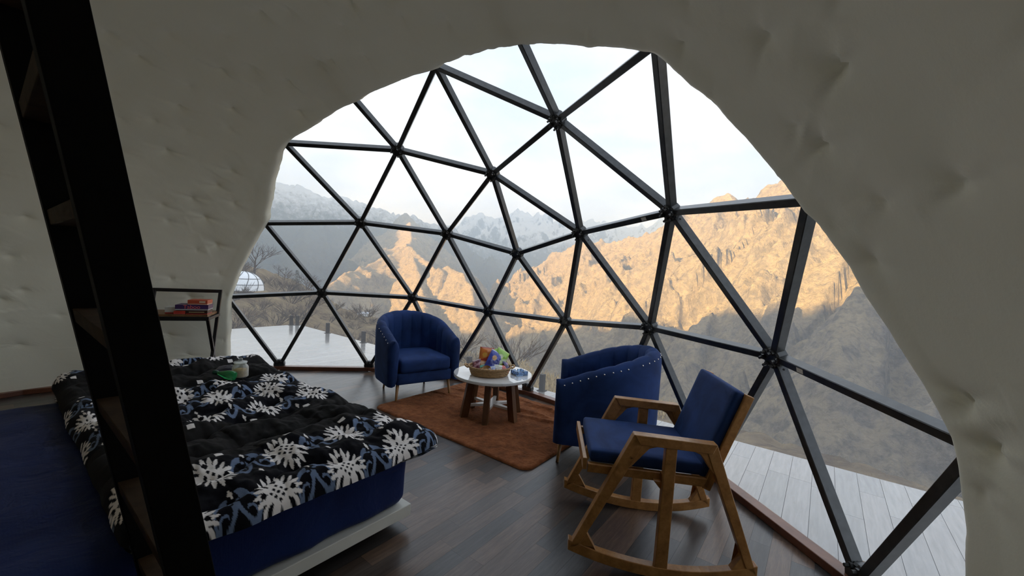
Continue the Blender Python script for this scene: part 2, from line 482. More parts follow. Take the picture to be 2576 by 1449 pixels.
# brown wooden sill along the foot of the dome
M_TRIM = wood('brown_trim_wood', (.10, .035, .018), (.16, .058, .03), (.21, .085, .045), .35, (1, 1, 1), False, .2)
base = sorted([i for i in range(len(GP)) if abs(GP[i][2]) < .01], key=lambda i: math.atan2(GP[i][1], GP[i][0]))
sill = tag(empty('trim_1'), 'brown wooden sill around the foot of the dome', kind='structure')
for k in range(len(base)):
    a, b = GP[base[k]], GP[base[(k+1) % len(base)]]
    rr = 2.985 if (inside_open(a) or inside_open(b)) else 2.90
    A = np.array([a[0]*rr, a[1]*rr, .02]); B = np.array([b[0]*rr, b[1]*rr, .02])
    MB().bar(A, B, .07, .04).build('sill_board', M_TRIM, sill, bevel=.004)

# =================================================================== floor of dark staves
def stave_mats():
    out = []
    for i, c in enumerate([(.050, .041, .036), (.074, .052, .040), (.130, .082, .056), (.054, .048, .045), (.104, .067, .047), (.040, .036, .034)]):
        mt = Mat('floor_stave_%d' % i); v = mt.coord('Object', (1.2, 14, 1), True)
        a = mt.noise(v, 5, 6, .62, .3); b = mt.noise(v, 26, 3, .5)
        f = mt.math('ADD', mt.math('MULTIPLY', a, .7), mt.math('MULTIPLY', b, .3))
        mt.color(mt.ramp(f, [(.32, tuple(x*.62 for x in c)), (.5, c), (.68, tuple(x*1.5 for x in c))])).set(Specular_IOR_Level=.5, Coat_Weight=.25, Coat_Roughness=.22)
        vr = mt.coord('Object', (1, 1, 1)); rr_ = mt.math('ADD', mt.math('MULTIPLY', mt.noise(vr, 7, 4), .16), .22); mt.l(rr_, mt.b.inputs['Roughness'])
        mt.bump(a, .08, .001)
        out.append(mt.m)
    return out
STAVES = stave_mats()
M_UNDER = plain('floor_underlay', (.02, .018, .017), .7)
flo = MB(); flo.lathe([(0, -.06), (2.995, -.06), (2.995, -.013), (0, -.013)], 96)
floor = tag(flo.build('floor', M_UNDER, None), 'dark brown and grey staved wooden floor', kind='structure')
def plank_set(rows, width, thick, top, gap, parent, mats, name, limit, ratelen, seen, bevel=.0008, angle=TH):
    """rows: list of (offset, [(start, end), ...]) in the E2/E1 frame; the planks that show largest become objects, the rest one joined part"""
    items = []
    for c, spans in rows:
        for s0, s1 in spans:
            items.append((c, s0, s1))
    scored = []
    for c, s0, s1 in items:
        q = np.array(loc2((s0+s1)/2, c, top)); p = project(q)[0]
        vis = p[2] > .2 and -150 < p[0] < 2726 and -100 < p[1] < 1549 and seen(q, p)
        scored.append(((width*(s1-s0))*max(.05, CAM[2]-top)/max(.2, p[2])**3 if vis else 0, c, s0, s1))
    scored.sort(key=lambda x: -x[0])
    cache = {}; rest = MB()
    for k, (sc_, c, s0, s1) in enumerate(scored):
        mi = RNG.randint(len(mats)); ln = s1-s0-gap; w = width-gap
        if sc_ > 0 and k < limit:
            key = (round(ln, 3), mi)
            if key not in cache:
                me = MB().box((-ln/2, -w/2, top-thick), (ln/2, w/2, top)).mesh(name); me.materials.append(mats[mi]); cache[key] = me
            o = link(name, cache[key], None, parent); x, y, z = loc2((s0+s1)/2, c); o.location = (x, y, 0); o.rotation_euler = (0, 0, angle)
        else:
            x, y, z = loc2((s0+s1)/2, c); rest.cur = mi
            rest.box((-ln/2, -w/2, top-thick), (ln/2, w/2, top), Matrix.Translation((x, y, 0)) @ Matrix.Rotation(angle, 4, 'Z'))
    if rest.v:
        o = rest.build(name + '_field', list(mats), parent, fix=False); o['kind'] = 'stuff'
rows = []; wd = .083
for k in range(-36, 37):
    c = k*wd; 
    if abs(c) > 2.90: continue
    h = math.sqrt(max(.01, 2.925**2 - max(0, abs(c)-wd/2)**2))
    s = -h; spans = []; first = RNG.uniform(.12, .5)
    while s < h - .04:
        t = min(h, s + (first if not spans else RNG.choice([.36, .42, .48, .54])))
        if h - t < .08: t = h
        spans.append((s, t)); s = t
    rows.append((c, spans))
def on_bed(q):
    d = np.array(q[:2]) - np.array([1.10, .29]); a = -(d @ E1); b = -(d @ E2)
    return 0.05 < a < 2.0 and .05 < b < 1.8
plank_set(rows, wd, .012, 0.0, .0005, floor, STAVES, 'stave', 300, None, lambda q, p: not on_bed(q) and not (1.8 < q[0]*E1[0]+q[1]*E1[1] < 2.75 and -.7 < q[0]*E2[0]+q[1]*E2[1] < .7))

# =================================================================== the deck outside
M_DECKS = []
for i, c in enumerate([(.27, .255, .235), (.31, .295, .27), (.245, .235, .215), (.29, .27, .245)]):
    mt = Mat('wet_deck_board_%d' % i); v = mt.coord('Object', (1.0, 10, 1), True)
    a = mt.noise(v, 5, 6, .6, .3)
    mt.color(mt.ramp(a, [(.3, tuple(x*.8 for x in c)), (.7, tuple(x*1.15 for x in c))])).set(Specular_IOR_Level=.6, Coat_Weight=.5, Coat_Roughness=.10)
    vr = mt.coord('Object', (2, 6, 1), True); mt.l(mt.math('ADD', mt.math('MULTIPLY', mt.noise(vr, 3, 4), .18), .10), mt.b.inputs['Roughness'])
    M_DECKS.append(mt.m)
DECK_E1 = 3.30; DECK_L = -5.62; DECK_Z = -.02
deck = tag(MB().box((-4.2, -6.0, -.16), (DECK_E1-.01, -DECK_L-.01, -.06), Matrix.Rotation(TH, 4, 'Z')).build('deck', plain('deck_beam', (.22, .21, .2), .7), None), 'grey wet timber deck around the dome', kind='structure')
rows = []; wd = .118
k = 0; c = DECK_L + wd/2
while c < 6.0:
    lo = -4.0
    spans = []
    if abs(c) < 3.12:
        lo = math.sqrt(max(0, 2.985**2 - min(2.985, abs(c)+wd/2)**2))
    s = lo; first = RNG.uniform(.3, .95)
    while s < DECK_E1 - .03:
        t = min(DECK_E1, s + (first if not spans else .95))
        if DECK_E1 - t < .12: t = DECK_E1
        spans.append((s, t)); s = t
    rows.append((c, spans)); c += wd
plank_set(rows, wd, .03, DECK_Z, .002, deck, M_DECKS, 'deck_board', 300, None, lambda q, p: q[0]*E1[0]+q[1]*E1[1] > -1.2)
M_POST = plain('dark_post_steel', (.018, .016, .016), .6, .0, .2, 20, 0, .2)
ords = ['at the far corner of the deck, inner of the two', 'at the far corner of the deck, outer of the two', 'second from the far deck corner', 'just left of the blue armchair that faces the viewer', 'seen just right of the armchair that faces the viewer', 'seen between the coffee table and the near armchair']
for (p1, p2), w_ in zip(((3.16, -5.59), (3.24, -5.53), (3.25, -4.46), (3.25, -3.40), (3.25, -1.17), (3.25, -.12)), ords):
    mb = MB(); mb.box((-.024, -.024, 0), (.024, .024, .175)); mb.box((-.04, -.04, 0), (.04, .04, .006))
    o = mb.build('deck_post', M_POST, None, bevel=.002); o.location = loc2(p1, p2, DECK_Z); o.rotation_euler = (0, 0, TH)
    tag(o, 'short dark steel post stub ' + w_, 'post', 'post stubs along the deck edge')
# =================================================================== mountains, hillside and valley
def crest_pts(lst):
    return np.array([at_dist(u, v, d) for u, v, d in lst])
def tent(X, Y, crests, k):
    """highest of a set of ridges falling away on both sides"""
    H = np.full(X.shape, -1e9); S = np.zeros(X.shape); DD = np.zeros(X.shape)
    for ci, (P, kk, conc) in enumerate(crests):
        s0 = 0.0
        for a, b in zip(P[:-1], P[1:]):
            d = b[:2]-a[:2]; ll = float(d @ d)
            t = np.clip(((X-a[0])*d[0] + (Y-a[1])*d[1])/ll, 0, 1)
            dx = X-(a[0]+d[0]*t); dy = Y-(a[1]+d[1]*t); dist = np.sqrt(dx*dx+dy*dy)
            h = a[2]+(b[2]-a[2])*t - kk*dist*(1 - conc*np.clip(dist/2500, 0, .7))
            m_ = h > H; H = np.where(m_, h, H); S = np.where(m_, s0+t*math.sqrt(ll)+ci*5000, S); DD = np.where(m_, dist, DD); s0 += math.sqrt(ll)
    return H, S, DD
def mountain(name, label, x0, x1, y0, y1, step, crests, amp, nsc, mat, seed, zmin=-900, gully=.5, crest_keep=.25, cut=None):
    xs = np.arange(x0, x1+step, step); ys = np.arange(y0, y1+step, step)
    X, Y = np.meshgrid(xs, ys, indexing='ij')
    H, S, DD = tent(X, Y, crests, 1)
    r = ridged(X/nsc, Y/nsc, 7, seed) - .95
    f = fbm(X/(nsc*.25), Y/(nsc*.25), 5, seed+20)
    g = ridged(S/(nsc*.55) + .25*noise2(X/300, Y/300, seed+3), DD/(nsc*2.4), 4, seed+40) - .9
    w = crest_keep + (1-crest_keep)*np.clip(DD/(nsc*.6), 0, 1)
    Z = H + amp*(w*(r*.75 + g*gully) + .16*f*(.5+.5*w)) + amp*.10*fbm(X/(nsc*.06), Y/(nsc*.06), 3, seed+9)
    V = np.stack([X, Y, Z], -1)
    skip = None
    zc = np.maximum(np.maximum(Z[:-1, :-1], Z[1:, :-1]), np.maximum(Z[:-1, 1:], Z[1:, 1:]))
    skip = zc < zmin
    if cut is not None: skip |= cut(X[:-1, :-1], Y[:-1, :-1], Z[:-1, :-1])
    return tag(grid_mesh(name, V, mat, None, False, skip), label, kind='structure')
def mountain_mat(name, grass, grass2, rock, rock2, snow=None, sc=.004, bush=None):
    m = Mat(name); v = m.coord('Object'); 
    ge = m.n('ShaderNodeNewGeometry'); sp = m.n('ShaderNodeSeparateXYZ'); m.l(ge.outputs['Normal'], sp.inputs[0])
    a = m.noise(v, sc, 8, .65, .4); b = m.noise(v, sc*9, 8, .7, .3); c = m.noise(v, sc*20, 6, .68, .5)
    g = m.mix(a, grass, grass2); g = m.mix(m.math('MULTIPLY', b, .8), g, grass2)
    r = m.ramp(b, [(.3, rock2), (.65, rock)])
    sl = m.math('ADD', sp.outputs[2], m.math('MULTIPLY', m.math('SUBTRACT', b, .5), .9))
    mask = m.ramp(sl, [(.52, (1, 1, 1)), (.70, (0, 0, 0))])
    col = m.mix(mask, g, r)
    col = m.mix(m.math('MULTIPLY', m.ramp(c, [(.46, (0, 0, 0)), (.64, (1, 1, 1))]), .55), col, bush or rock2)
    if snow:
        pz = m.n('ShaderNodeSeparateXYZ'); m.l(v, pz.inputs[0])
        hh = m.math('ADD', pz.outputs[2], m.math('MULTIPLY', m.math('SUBTRACT', m.noise(v, sc*5, 8, .72), .5), snow[2]))
        lim = m.n('ShaderNodeMapRange'); m.l(hh, lim.inputs[0]); lim.inputs[1].default_value = snow[0]; lim.inputs[2].default_value = snow[1]
        col = m.mix(m.math('MULTIPLY', lim.outputs[0], m.ramp(sl, [(.38, (0, 0, 0)), (.55, (1, 1, 1))])), col, (.82, .85, .9))
    m.bump(m.math('ADD', b, m.math('MULTIPLY', c, .5)), .9, .10/sc)
    m.color(col).set(Roughness=.95, Specular_IOR_Level=.05)
    return m.m
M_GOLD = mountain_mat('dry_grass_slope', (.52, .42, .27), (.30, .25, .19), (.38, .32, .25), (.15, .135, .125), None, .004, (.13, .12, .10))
M_BLUE = mountain_mat('high_ridge_rock', (.15, .145, .135), (.12, .12, .115), (.19, .19, .195), (.10, .105, .11), (380, 680, 760), .003)
M_SNOW = mountain_mat('snow_peak_rock', (.16, .165, .175), (.13, .135, .145), (.18, .185, .195), (.08, .085, .095), (250, 620, 900), .0025)
RIDGE_R = [(1330,700,3050),(1356,664,2950),(1382,638,2900),(1425,618,2860),(1450,598,2840),(1490,605,2800),(1540,603,2700),(1585,590,2620),(1640,574,2540),(1690,556,2450),(1760,524,2360),(1800,500,2320),(1830,494,2280),(1850,505,2250),(1885,490,2230),(1905,500,2200),(1960,468,2150),(2060,430,2050),(2300,390,1850),(2700,350,1650),(3400,330,1500)]
SPUR_A = [(1640,574,2540),(1655,650,2200),(1640,760,1800),(1600,860,1450)]
SPUR_B = [(1960,468,2150),(1900,600,1800),(1800,760,1400),(1700,930,1050)]
SPUR_C = [(1450,598,2840),(1440,680,2500),(1420,790,2050),(1380,900,1600)]
SPUR_D = [(2300,390,1850),(2250,640,1350),(2100,900,950)]
cr_r = [(crest_pts(RIDGE_R), .80, .1), (crest_pts(SPUR_A), .85, .0), (crest_pts(SPUR_B), .85, .0), (crest_pts(SPUR_C), .85, .0), (crest_pts(SPUR_D), .85, 0)]
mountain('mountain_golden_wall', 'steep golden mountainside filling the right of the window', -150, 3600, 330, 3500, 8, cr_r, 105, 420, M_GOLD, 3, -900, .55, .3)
RIDGE_G = [(1022,536,4400),(1032,560,4000),(1035,600,3500),(1020,622,3000),(1045,628,2900),(1085,660,2750),(1103,676,2650),(1130,668,2600),(1160,684,2500),(1184,720,2350),(1197,790,2100),(1210,880,1800)]
BRANCH_G = [(1020,622,3000),(985,632,2920),(930,656,2800),(850,698,2550),(780,760,2200)]
BRANCH_H = [(1035,626,2950),(1060,720,2450),(1080,840,1900)]
cr_g = [(crest_pts(RIDGE_G), .85, .1), (crest_pts(BRANCH_G), .80, .1), (crest_pts(BRANCH_H), .8, 0)]
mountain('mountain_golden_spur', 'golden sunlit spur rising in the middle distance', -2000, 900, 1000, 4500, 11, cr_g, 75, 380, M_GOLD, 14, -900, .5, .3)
RIDGE_L = [(300,430,4600),(560,450,4700),(705,461,4800),(767,468,4850),(812,490,4900),(870,504,5000),(905,504,5050),(936,525,5100),(967,530,5150),(1000,537,5200),(1043,540,5250),(1070,551,5300),(1101,559,5350),(1125,566,5400),(1153,597,5450),(1198,640,5500),(1240,690,5500)]
LSPUR = [(812,490,4900),(760,600,3800),(700,760,2700)]
LSPUR2 = [(905,504,5050),(880,640,4000),(860,760,3000)]
cr_l = [(crest_pts(RIDGE_L), .75, .1), (crest_pts(LSPUR), .8, 0), (crest_pts(LSPUR2), .8, 0)]
mountain('mountain_high_ridge', 'hazy blue-grey high ridge with old snow at the left', -4600, 500, 1500, 6300, 20, cr_l, 190, 800, M_BLUE, 25, -900, .5, .22)
RIDGE_F = [(1000,600,8600),(1100,575,8600),(1150,582,8600),(1180,552,8600),(1212,540,8600),(1250,546,8600),(1290,529,8600),(1322,519,8600),(1352,531,8600),(1392,546,8600),(1425,562,8600),(1460,548,8500),(1485,545,8500),(1530,562,8500),(1560,572,8400),(1600,572,8300),(1650,556,8200),(1700,540,8100),(1800,545,8000)]
cr_f = [(crest_pts(RIDGE_F), .62, .1), (crest_pts([(1322,519,8600),(1335,600,7400),(1340,680,6000)]), .8, 0), (crest_pts([(1212,540,8600),(1230,620,7400),(1250,690,6000)]), .8, 0), (crest_pts([(1485,545,8500),(1460,620,7400),(1430,690,6000)]), .8, 0)]
mountain('mountain_snow_peak', 'distant snow-covered rocky peak closing the valley', -2800, 4600, 5000, 9700, 30, cr_f, 260, 900, M_SNOW, 37, -900, .6, .4)
# unseen mountain behind and left of the dome, crest shaped to shadow dome and valley
def lateral(s, back):
    p = -SUN_AZ*back + np.array([SUN_AZ[1], -SUN_AZ[0]])*s
    return p
SH = [(-9000, 3600), (-4450, 3550), (-4100, 1900), (-3700, 1200), (-3000, 790), (-2500, 610), (-2200, 535), (-1900, 440), (-1600, 600), (-1300, 690), (-1000, 715), (-487, 815), (-309, 890), (0, 960), (900, 1000), (2500, 900), (5000, 700)]
cr_s = [(np.array([[*lateral(s, 2500), h] for s, h in SH]), 3.2, 0)]
mountain('mountain_behind', 'unseen mountain behind the dome, shaped to cast its shadow', -9000, 3500, -6500, 6500, 60, cr_s, 14, 500, M_GOLD, 51, -900, .3, .0, cut=lambda X, Y, Z: (X*SUN_AZ[0]+Y*SUN_AZ[1]) > -900)
vg = MB(); vg.box((-12000, -9000, -1000), (12000, 14000, -905)); tag(vg.build('valley_ground', M_GOLD, None), 'shaded valley floor far below', kind='structure')
# valley haze: one thin body of air between the deck edge and the far ranges
m = Mat('valley_haze'); m.t.nodes.remove(m.b)
vs = m.n('ShaderNodeVolumeScatter'); vs.inputs['Color'].default_value = (.58, .77, 1.0, 1); vs.inputs['Density'].default_value = 1.75e-4; vs.inputs['Anisotropy'].default_value = .72
m.l(vs.outputs[0], m.out.inputs['Volume'])
hz = MB().box((-9500, 200, -895), (9500, 12500, 1000)).build('haze', m.m, None); tag(hz, 'pale blue haze filling the valley', kind='stuff')
# =================================================================== the ledge of ground the dome stands on
NEAR = [(-400,600,60),(300,640,70),(560,655,70),(619,664,70),(664,677,75),(697,692,80),(744,708,90),(768,719,95),(808,740,100),(863,775,90),(922,789,80),(951,802,70),(1050,835,45),(1176,887,24),(1340,938,11.5),(1480,978,8.6),(1700,1038,7.0),(1870,1082,6.2),(2060,1142,5.6),(2250,1200,5.2),(2576,1310,5.0),(3600,1700,5.0)]
def ground_profile():
    P = np.array([at_dist(u, v, d) for u, v, d in NEAR])
    az = np.arctan2(P[:, 0], P[:, 1]); return az, np.hypot(P[:, 0], P[:, 1]), P[:, 2]
GAZ, GDE, GZE = ground_profile()
def ground_h(x, y, rough=True):
    az = np.arctan2(x, y); d = np.hypot(x, y)
    de = np.interp(az, GAZ, GDE); ze = np.interp(az, GAZ, GZE)
    z0 = -.45; t = np.clip((d-3.2)/(de-3.2), 0, 1)
    sag = np.clip((de-8)/60, 0, 1)*2.6
    z = z0 + (ze-z0)*t - sag*np.sin(np.pi*np.clip(t, 0, 1)**.7)
    over = np.maximum(0, d-de); z = z - np.where(over > 0, .55*over + np.minimum(over, 6)*.25, 0)
    if rough:
        a = np.clip((d-3.6)/14, 0, 1)
        z = z + a*(.35*fbm(x/7, y/7, 4, 71) + .12*fbm(x/1.3, y/1.3, 3, 72)) + np.clip((d-3.6)/2, 0, 1)*.04*fbm(x/.35, y/.35, 3, 73)
    return z
def make_ground():
    az = np.linspace(-1.2, 1.45, 420); k = np.linspace(0, 1, 260)
    d = 2.6*(260/2.6)**k
    A, D = np.meshgrid(az, d, indexing='ij'); X = np.sin(A)*D; Y = np.cos(A)*D
    return np.stack([X, Y, ground_h(X, Y)], -1)
m = Mat('dry_scrub_ground'); v = m.coord('Object')
a = m.noise(v, .16, 8, .65, .5); b = m.noise(v, 1.7, 6, .65)
c = m.ramp(a, [(.36, (.085, .062, .045)), (.5, (.14, .105, .068)), (.64, (.27, .21, .125))])
c = m.mix(m.ramp(b, [(.42, (0, 0, 0)), (.62, (1, 1, 1))]), c, (.21, .16, .098))
m.color(c).set(Roughness=.95, Specular_IOR_Level=.05); m.bump(b, .8, .15)
tag(grid_mesh('ground', make_ground(), m.m), 'dry brown hillside ground beyond the deck', kind='structure')
M_TWIG = plain('bare_twig_bark', (.075, .058, .047), .9)
M_TWIG2 = plain('bare_twig_brown', (.105, .076, .052), .9)
def grow(mb, p, d, ln, r, lvl, spread, rnd, kids=(3, 4)):
    q = p + d*ln; mid = p + d*ln*.5 + Vector((rnd.uniform(-1, 1), rnd.uniform(-1, 1), 0))*ln*.06
    mb.tube([p, mid, q], [r, r*.82, r*.62], 4 if lvl < 2 else 3, cap=False)
    if lvl == 0: return
    for k in range(rnd.randint(*kids)):
        t = rnd.uniform(.45, 1.0); base = p.lerp(q, t)
        nd = (d + Vector((rnd.uniform(-1, 1), rnd.uniform(-1, 1), rnd.uniform(-.25, .6)))*spread).normalized()
        grow(mb, base, nd, ln*rnd.uniform(.55, .8), r*.55, lvl-1, spread, rnd, kids)
def bare_tree(name, seed, h, loc, label, lvl=4, lean=0.0):
    rnd = random.Random(seed); root = empty(name, loc); tag(root, label, 'tree', 'bare trees on the hillside')
    t = MB(); t.tube([(0, 0, -.3), (lean*.3, 0, h*.16), (lean, .05, h*.3)], [h*.022, h*.018, h*.014], 7); t.build('trunk', M_TWIG, root)
    for k in range(6):
        mb = MB(); an = k*2*math.pi/6 + rnd.uniform(-.4, .4)
        d = Vector((math.cos(an)*.75, math.sin(an)*.75, rnd.uniform(.5, 1.1))).normalized()
        grow(mb, Vector((lean*(.6+.08*k), .03, h*(.16+.026*k))), d, h*.30, h*.010, lvl-1, .62, rnd)
        mb.build('branch', M_TWIG, root, fix=False)
    return root
def ground_at(u, d):
    x, y = at_dist(u, 700, d)[:2]; return (float(x), float(y), float(ground_h(np.array([x]), np.array([y]))[0]))
bare_tree('bare_tree', 3, 6.2, ground_at(640, 62), 'large spreading leafless tree beside the left edge of the window')
bare_tree('bare_tree', 5, 3.4, ground_at(612, 50), 'leafless tree half cut off by the lining, left of the spreading tree', 4)
bare_tree('bare_tree', 9, 3.2, ground_at(716, 80), 'thin leafless sapling on the skyline between the big tree and the evergreen', 3)
bare_tree('bare_tree', 11, 4.2, ground_at(772, 85), 'leafless sapling on the skyline right of the dark evergreen', 4)
bare_tree('bare_tree', 15, 2.4, ground_at(700, 78), 'smallest leafless sapling on the hillside skyline', 3)
# one dark evergreen
ev = empty('evergreen_tree', ground_at(747, 84)); tag(ev, 'small dark evergreen tree on the brown hillside', 'tree')
t = MB(); t.tube([(0, 0, -.2), (0, 0, .5)], .08, 6); t.build('trunk', M_TWIG, ev)
fo = MB(); rnd = random.Random(4)
for k in range(420):
    hh = rnd.random(); rr = (1-hh)*.75+.12; an = rnd.uniform(0, 6.28); c_ = Vector((math.cos(an)*rr*rnd.uniform(.5, 1), math.sin(an)*rr*rnd.uniform(.5, 1), .3+hh*2.3))
    d = Vector((math.cos(an), math.sin(an), rnd.uniform(-.3, .5))).normalized()*rnd.uniform(.15, .3); s = d.cross(Vector((0, 0, 1))).normalized()*.05
    fo.add([c_-s, c_+s, c_+d+Vector((0, 0, .05))], [(0, 1, 2)])
fo.build('foliage', plain('evergreen_leaf', (.05, .065, .035), .8), ev, fix=False)
# leafless shrubs
shr = []
for sd in range(5):
    rnd = random.Random(40+sd); mb = MB()
    for k in range(15):
        an = rnd.uniform(0, 6.28); d = Vector((math.cos(an)*.7, math.sin(an)*.7, rnd.uniform(.45, 1.1))).normalized()
        grow(mb, Vector((math.cos(an)*.1, math.sin(an)*.1, -.05)), d, rnd.uniform(.4, .75), .016, 2, .55, rnd, (3, 4))
    me = mb.mesh('shrub'); me.materials.append(M_TWIG2 if sd % 2 else M_TWIG); shr.append(me)
rnd = random.Random(77)
spots_ = []
for k in range(150):
    u = rnd.uniform(560, 1010) if k > 14 else rnd.uniform(1150, 1420)
    de = float(np.interp(math.atan2(*at_dist(u, 700, 50)[:2]), GAZ, GDE)); d = de*rnd.uniform(.28, 1.0) if k > 14 else de*rnd.uniform(.8, 1.02)
    if d < 7.5: continue
    gx, gy, gz_ = ground_at(u, d); s = rnd.uniform(.7, 1.7)*(.5+d/70)
    if any(math.hypot(gx-q[0], gy-q[1]) < .95*(s+q[2]) for q in spots_) or math.hypot(gx-ground_at(612, 46)[0], gy-ground_at(612, 46)[1]) < 2.6+s: continue
    if len(spots_) >= 64: break
    spots_.append((gx, gy, s))
    o = link('shrub', shr[k % 5]); o.location = (gx, gy, gz_); o.scale = (s*1.25, s*1.25, s); o.rotation_euler = (0, 0, rnd.uniform(0, 6.28))
    tag(o, 'leafless brown shrub growing on the dry hillside', 'shrub', 'shrubs on the hillside')
# dry grass fringe by the deck
gm = MB(); rnd = random.Random(5)
for k in range(5200):
    u = rnd.uniform(820, 2150); az = math.atan2(*at_dist(u, 700, 50)[:2]); de = float(np.interp(az, GAZ, GDE)); d = rnd.uniform(max(4.0, de*.55), de*1.02)
    if d > 22: d = rnd.uniform(8, 22)
    x = math.sin(az)*d; y = math.cos(az)*d
    z = float(ground_h(np.array([x]), np.array([y]))[0]); h = rnd.uniform(.08, .26); an = rnd.uniform(0, 6.28); w = .006+.0007*d
    dx, dy = math.cos(an)*w, math.sin(an)*w; lx, ly = rnd.uniform(-.1, .1), rnd.uniform(-.1, .1)
    gm.add([(x-dx, y-dy, z-.02), (x+dx, y+dy, z-.02), (x+lx, y+ly, z+h)], [(0, 1, 2)])
tag(gm.build('dry_grass', plain('straw_grass', (.50, .38, .20), .9, 0, .3), None, fix=False), 'straw-coloured dry grass along the deck edge', 'grass', kind='stuff')
# neighbouring white tent, and two huts
tn = empty('dome_tent', ground_at(612, 46), .3); tag(tn, 'white neighbouring dome tent on the hillside behind leafless branches', 'tent')
mb = MB(); mb.lathe([(1.75*math.cos(a_), 1.75*math.sin(a_)) for a_ in np.linspace(0, 1.5, 12)], 24); mb.build('cover', plain('white_tent_canvas', (.82, .84, .85), .5), tn, sm=40)
for k in range(10):
    an = k*math.pi/5; mb = MB(); mb.tube([(1.77*math.cos(a_)*math.cos(an + a_*.4), 1.77*math.cos(a_)*math.sin(an + a_*.4), 1.77*math.sin(a_)) for a_ in np.linspace(0, 1.45, 10)], .028, 5); mb.build('strut', M_STEEL, tn, fix=False)
for zz in (.55, 1.1): 
    mb = MB(); rr = math.sqrt(1.77**2-zz*zz); mb.tube([(rr*math.cos(q), rr*math.sin(q), zz) for q in np.linspace(0, 2*math.pi, 25)], .025, 5, cap=False); mb.build('ring', M_STEEL, tn, fix=False)
for u, d, s, lab in ((908, 76, .55, 'tiny white hut on the dry slope, the smaller of two'), (922, 73, .8, 'tiny white hut on the dry slope, the wider of two')):
    hb = empty('hut', ground_at(u, d), .4); tag(hb, lab, 'hut', 'huts on the slope')
    MB().box((-.6*s, -.4*s, -.3), (.6*s, .4*s, .5*s)).build('wall', plain('hut_wall_white', (.75, .75, .73), .8), hb)
    mb = MB(); mb.prism([(-.5*s, .48*s), (.5*s, .48*s), (0, .85*s)], -.7*s, .7*s, Matrix(((0, 0, 1, 0), (1, 0, 0, 0), (0, 1, 0, 0), (0, 0, 0, 1)))); mb.build('roof', plain('hut_roof_grey', (.5, .52, .55), .6), hb)
# =================================================================== furniture
def velvet(name, c, rough=.75):
    m = Mat(name); v = m.coord('Object')
    a = m.noise(v, 5, 5, .6, .8); b = m.noise(v, 300, 2)
    m.color(m.ramp(a, [(.3, tuple(x*.62 for x in c)), (.7, tuple(x*1.45 for x in c))])).set(Roughness=rough, Specular_IOR_Level=.2, Sheen_Weight=.3, Sheen_Roughness=.35)
    m.b.inputs['Sheen Tint'].default_value = (c[0]*3+.05, c[1]*3+.08, min(1, c[2]*2.6+.1), 1)
    m.bump(b, .15, .001); return m.m
M_VELVET = velvet('blue_velvet', (.012, .033, .118))
M_BRASS = wood('honey_leg_wood', (.22, .105, .035), (.33, .17, .06), (.42, .23, .09), .35, (6, 6, 1), False)
M_NAIL = plain('nailhead_steel', (.75, .73, .70), .22, 1.0)
def soft_box(hx, hy, hz, r, n=10, puff=0.0, puff_side=0.0, c=(0, 0, 0), M=None):
    bm = bmesh.new(); bmesh.ops.create_cube(bm, size=2.0); bmesh.ops.subdivide_edges(bm, edges=bm.edges[:], cuts=n, use_grid_fill=True)
    h = Vector((hx, hy, hz)); rr = min(r, hx, hy, hz)
    for v_ in bm.verts:
        q = v_.co.copy(); p = Vector([math.sin(q[i]*math.pi/2)*h[i] if abs(q[i]) < 1 else q[i]*h[i] for i in range(3)])
        cl = Vector([max(-(h[i]-rr), min(h[i]-rr, p[i])) for i in range(3)]); d = p-cl
        if d.length > 1e-9: p = cl + d.normalized()*rr
        fx = max(0, 1-(p.x/hx)**2); fy = max(0, 1-(p.y/hy)**2); fz = max(0, 1-(p.z/hz)**2)
        if p.z > 0: p.z += puff*fx*fy
        p.x += math.copysign(puff_side*fz*fy*abs(p.x)/hx, p.x); p.y += math.copysign(puff_side*fz*fx*abs(p.y)/hy, p.y)
        v_.co = p + Vector(c)
        if M is not None: v_.co = M @ v_.co
    me = bpy.data.meshes.new('soft'); bm.to_mesh(me); bm.free(); me.shade_smooth(); return me

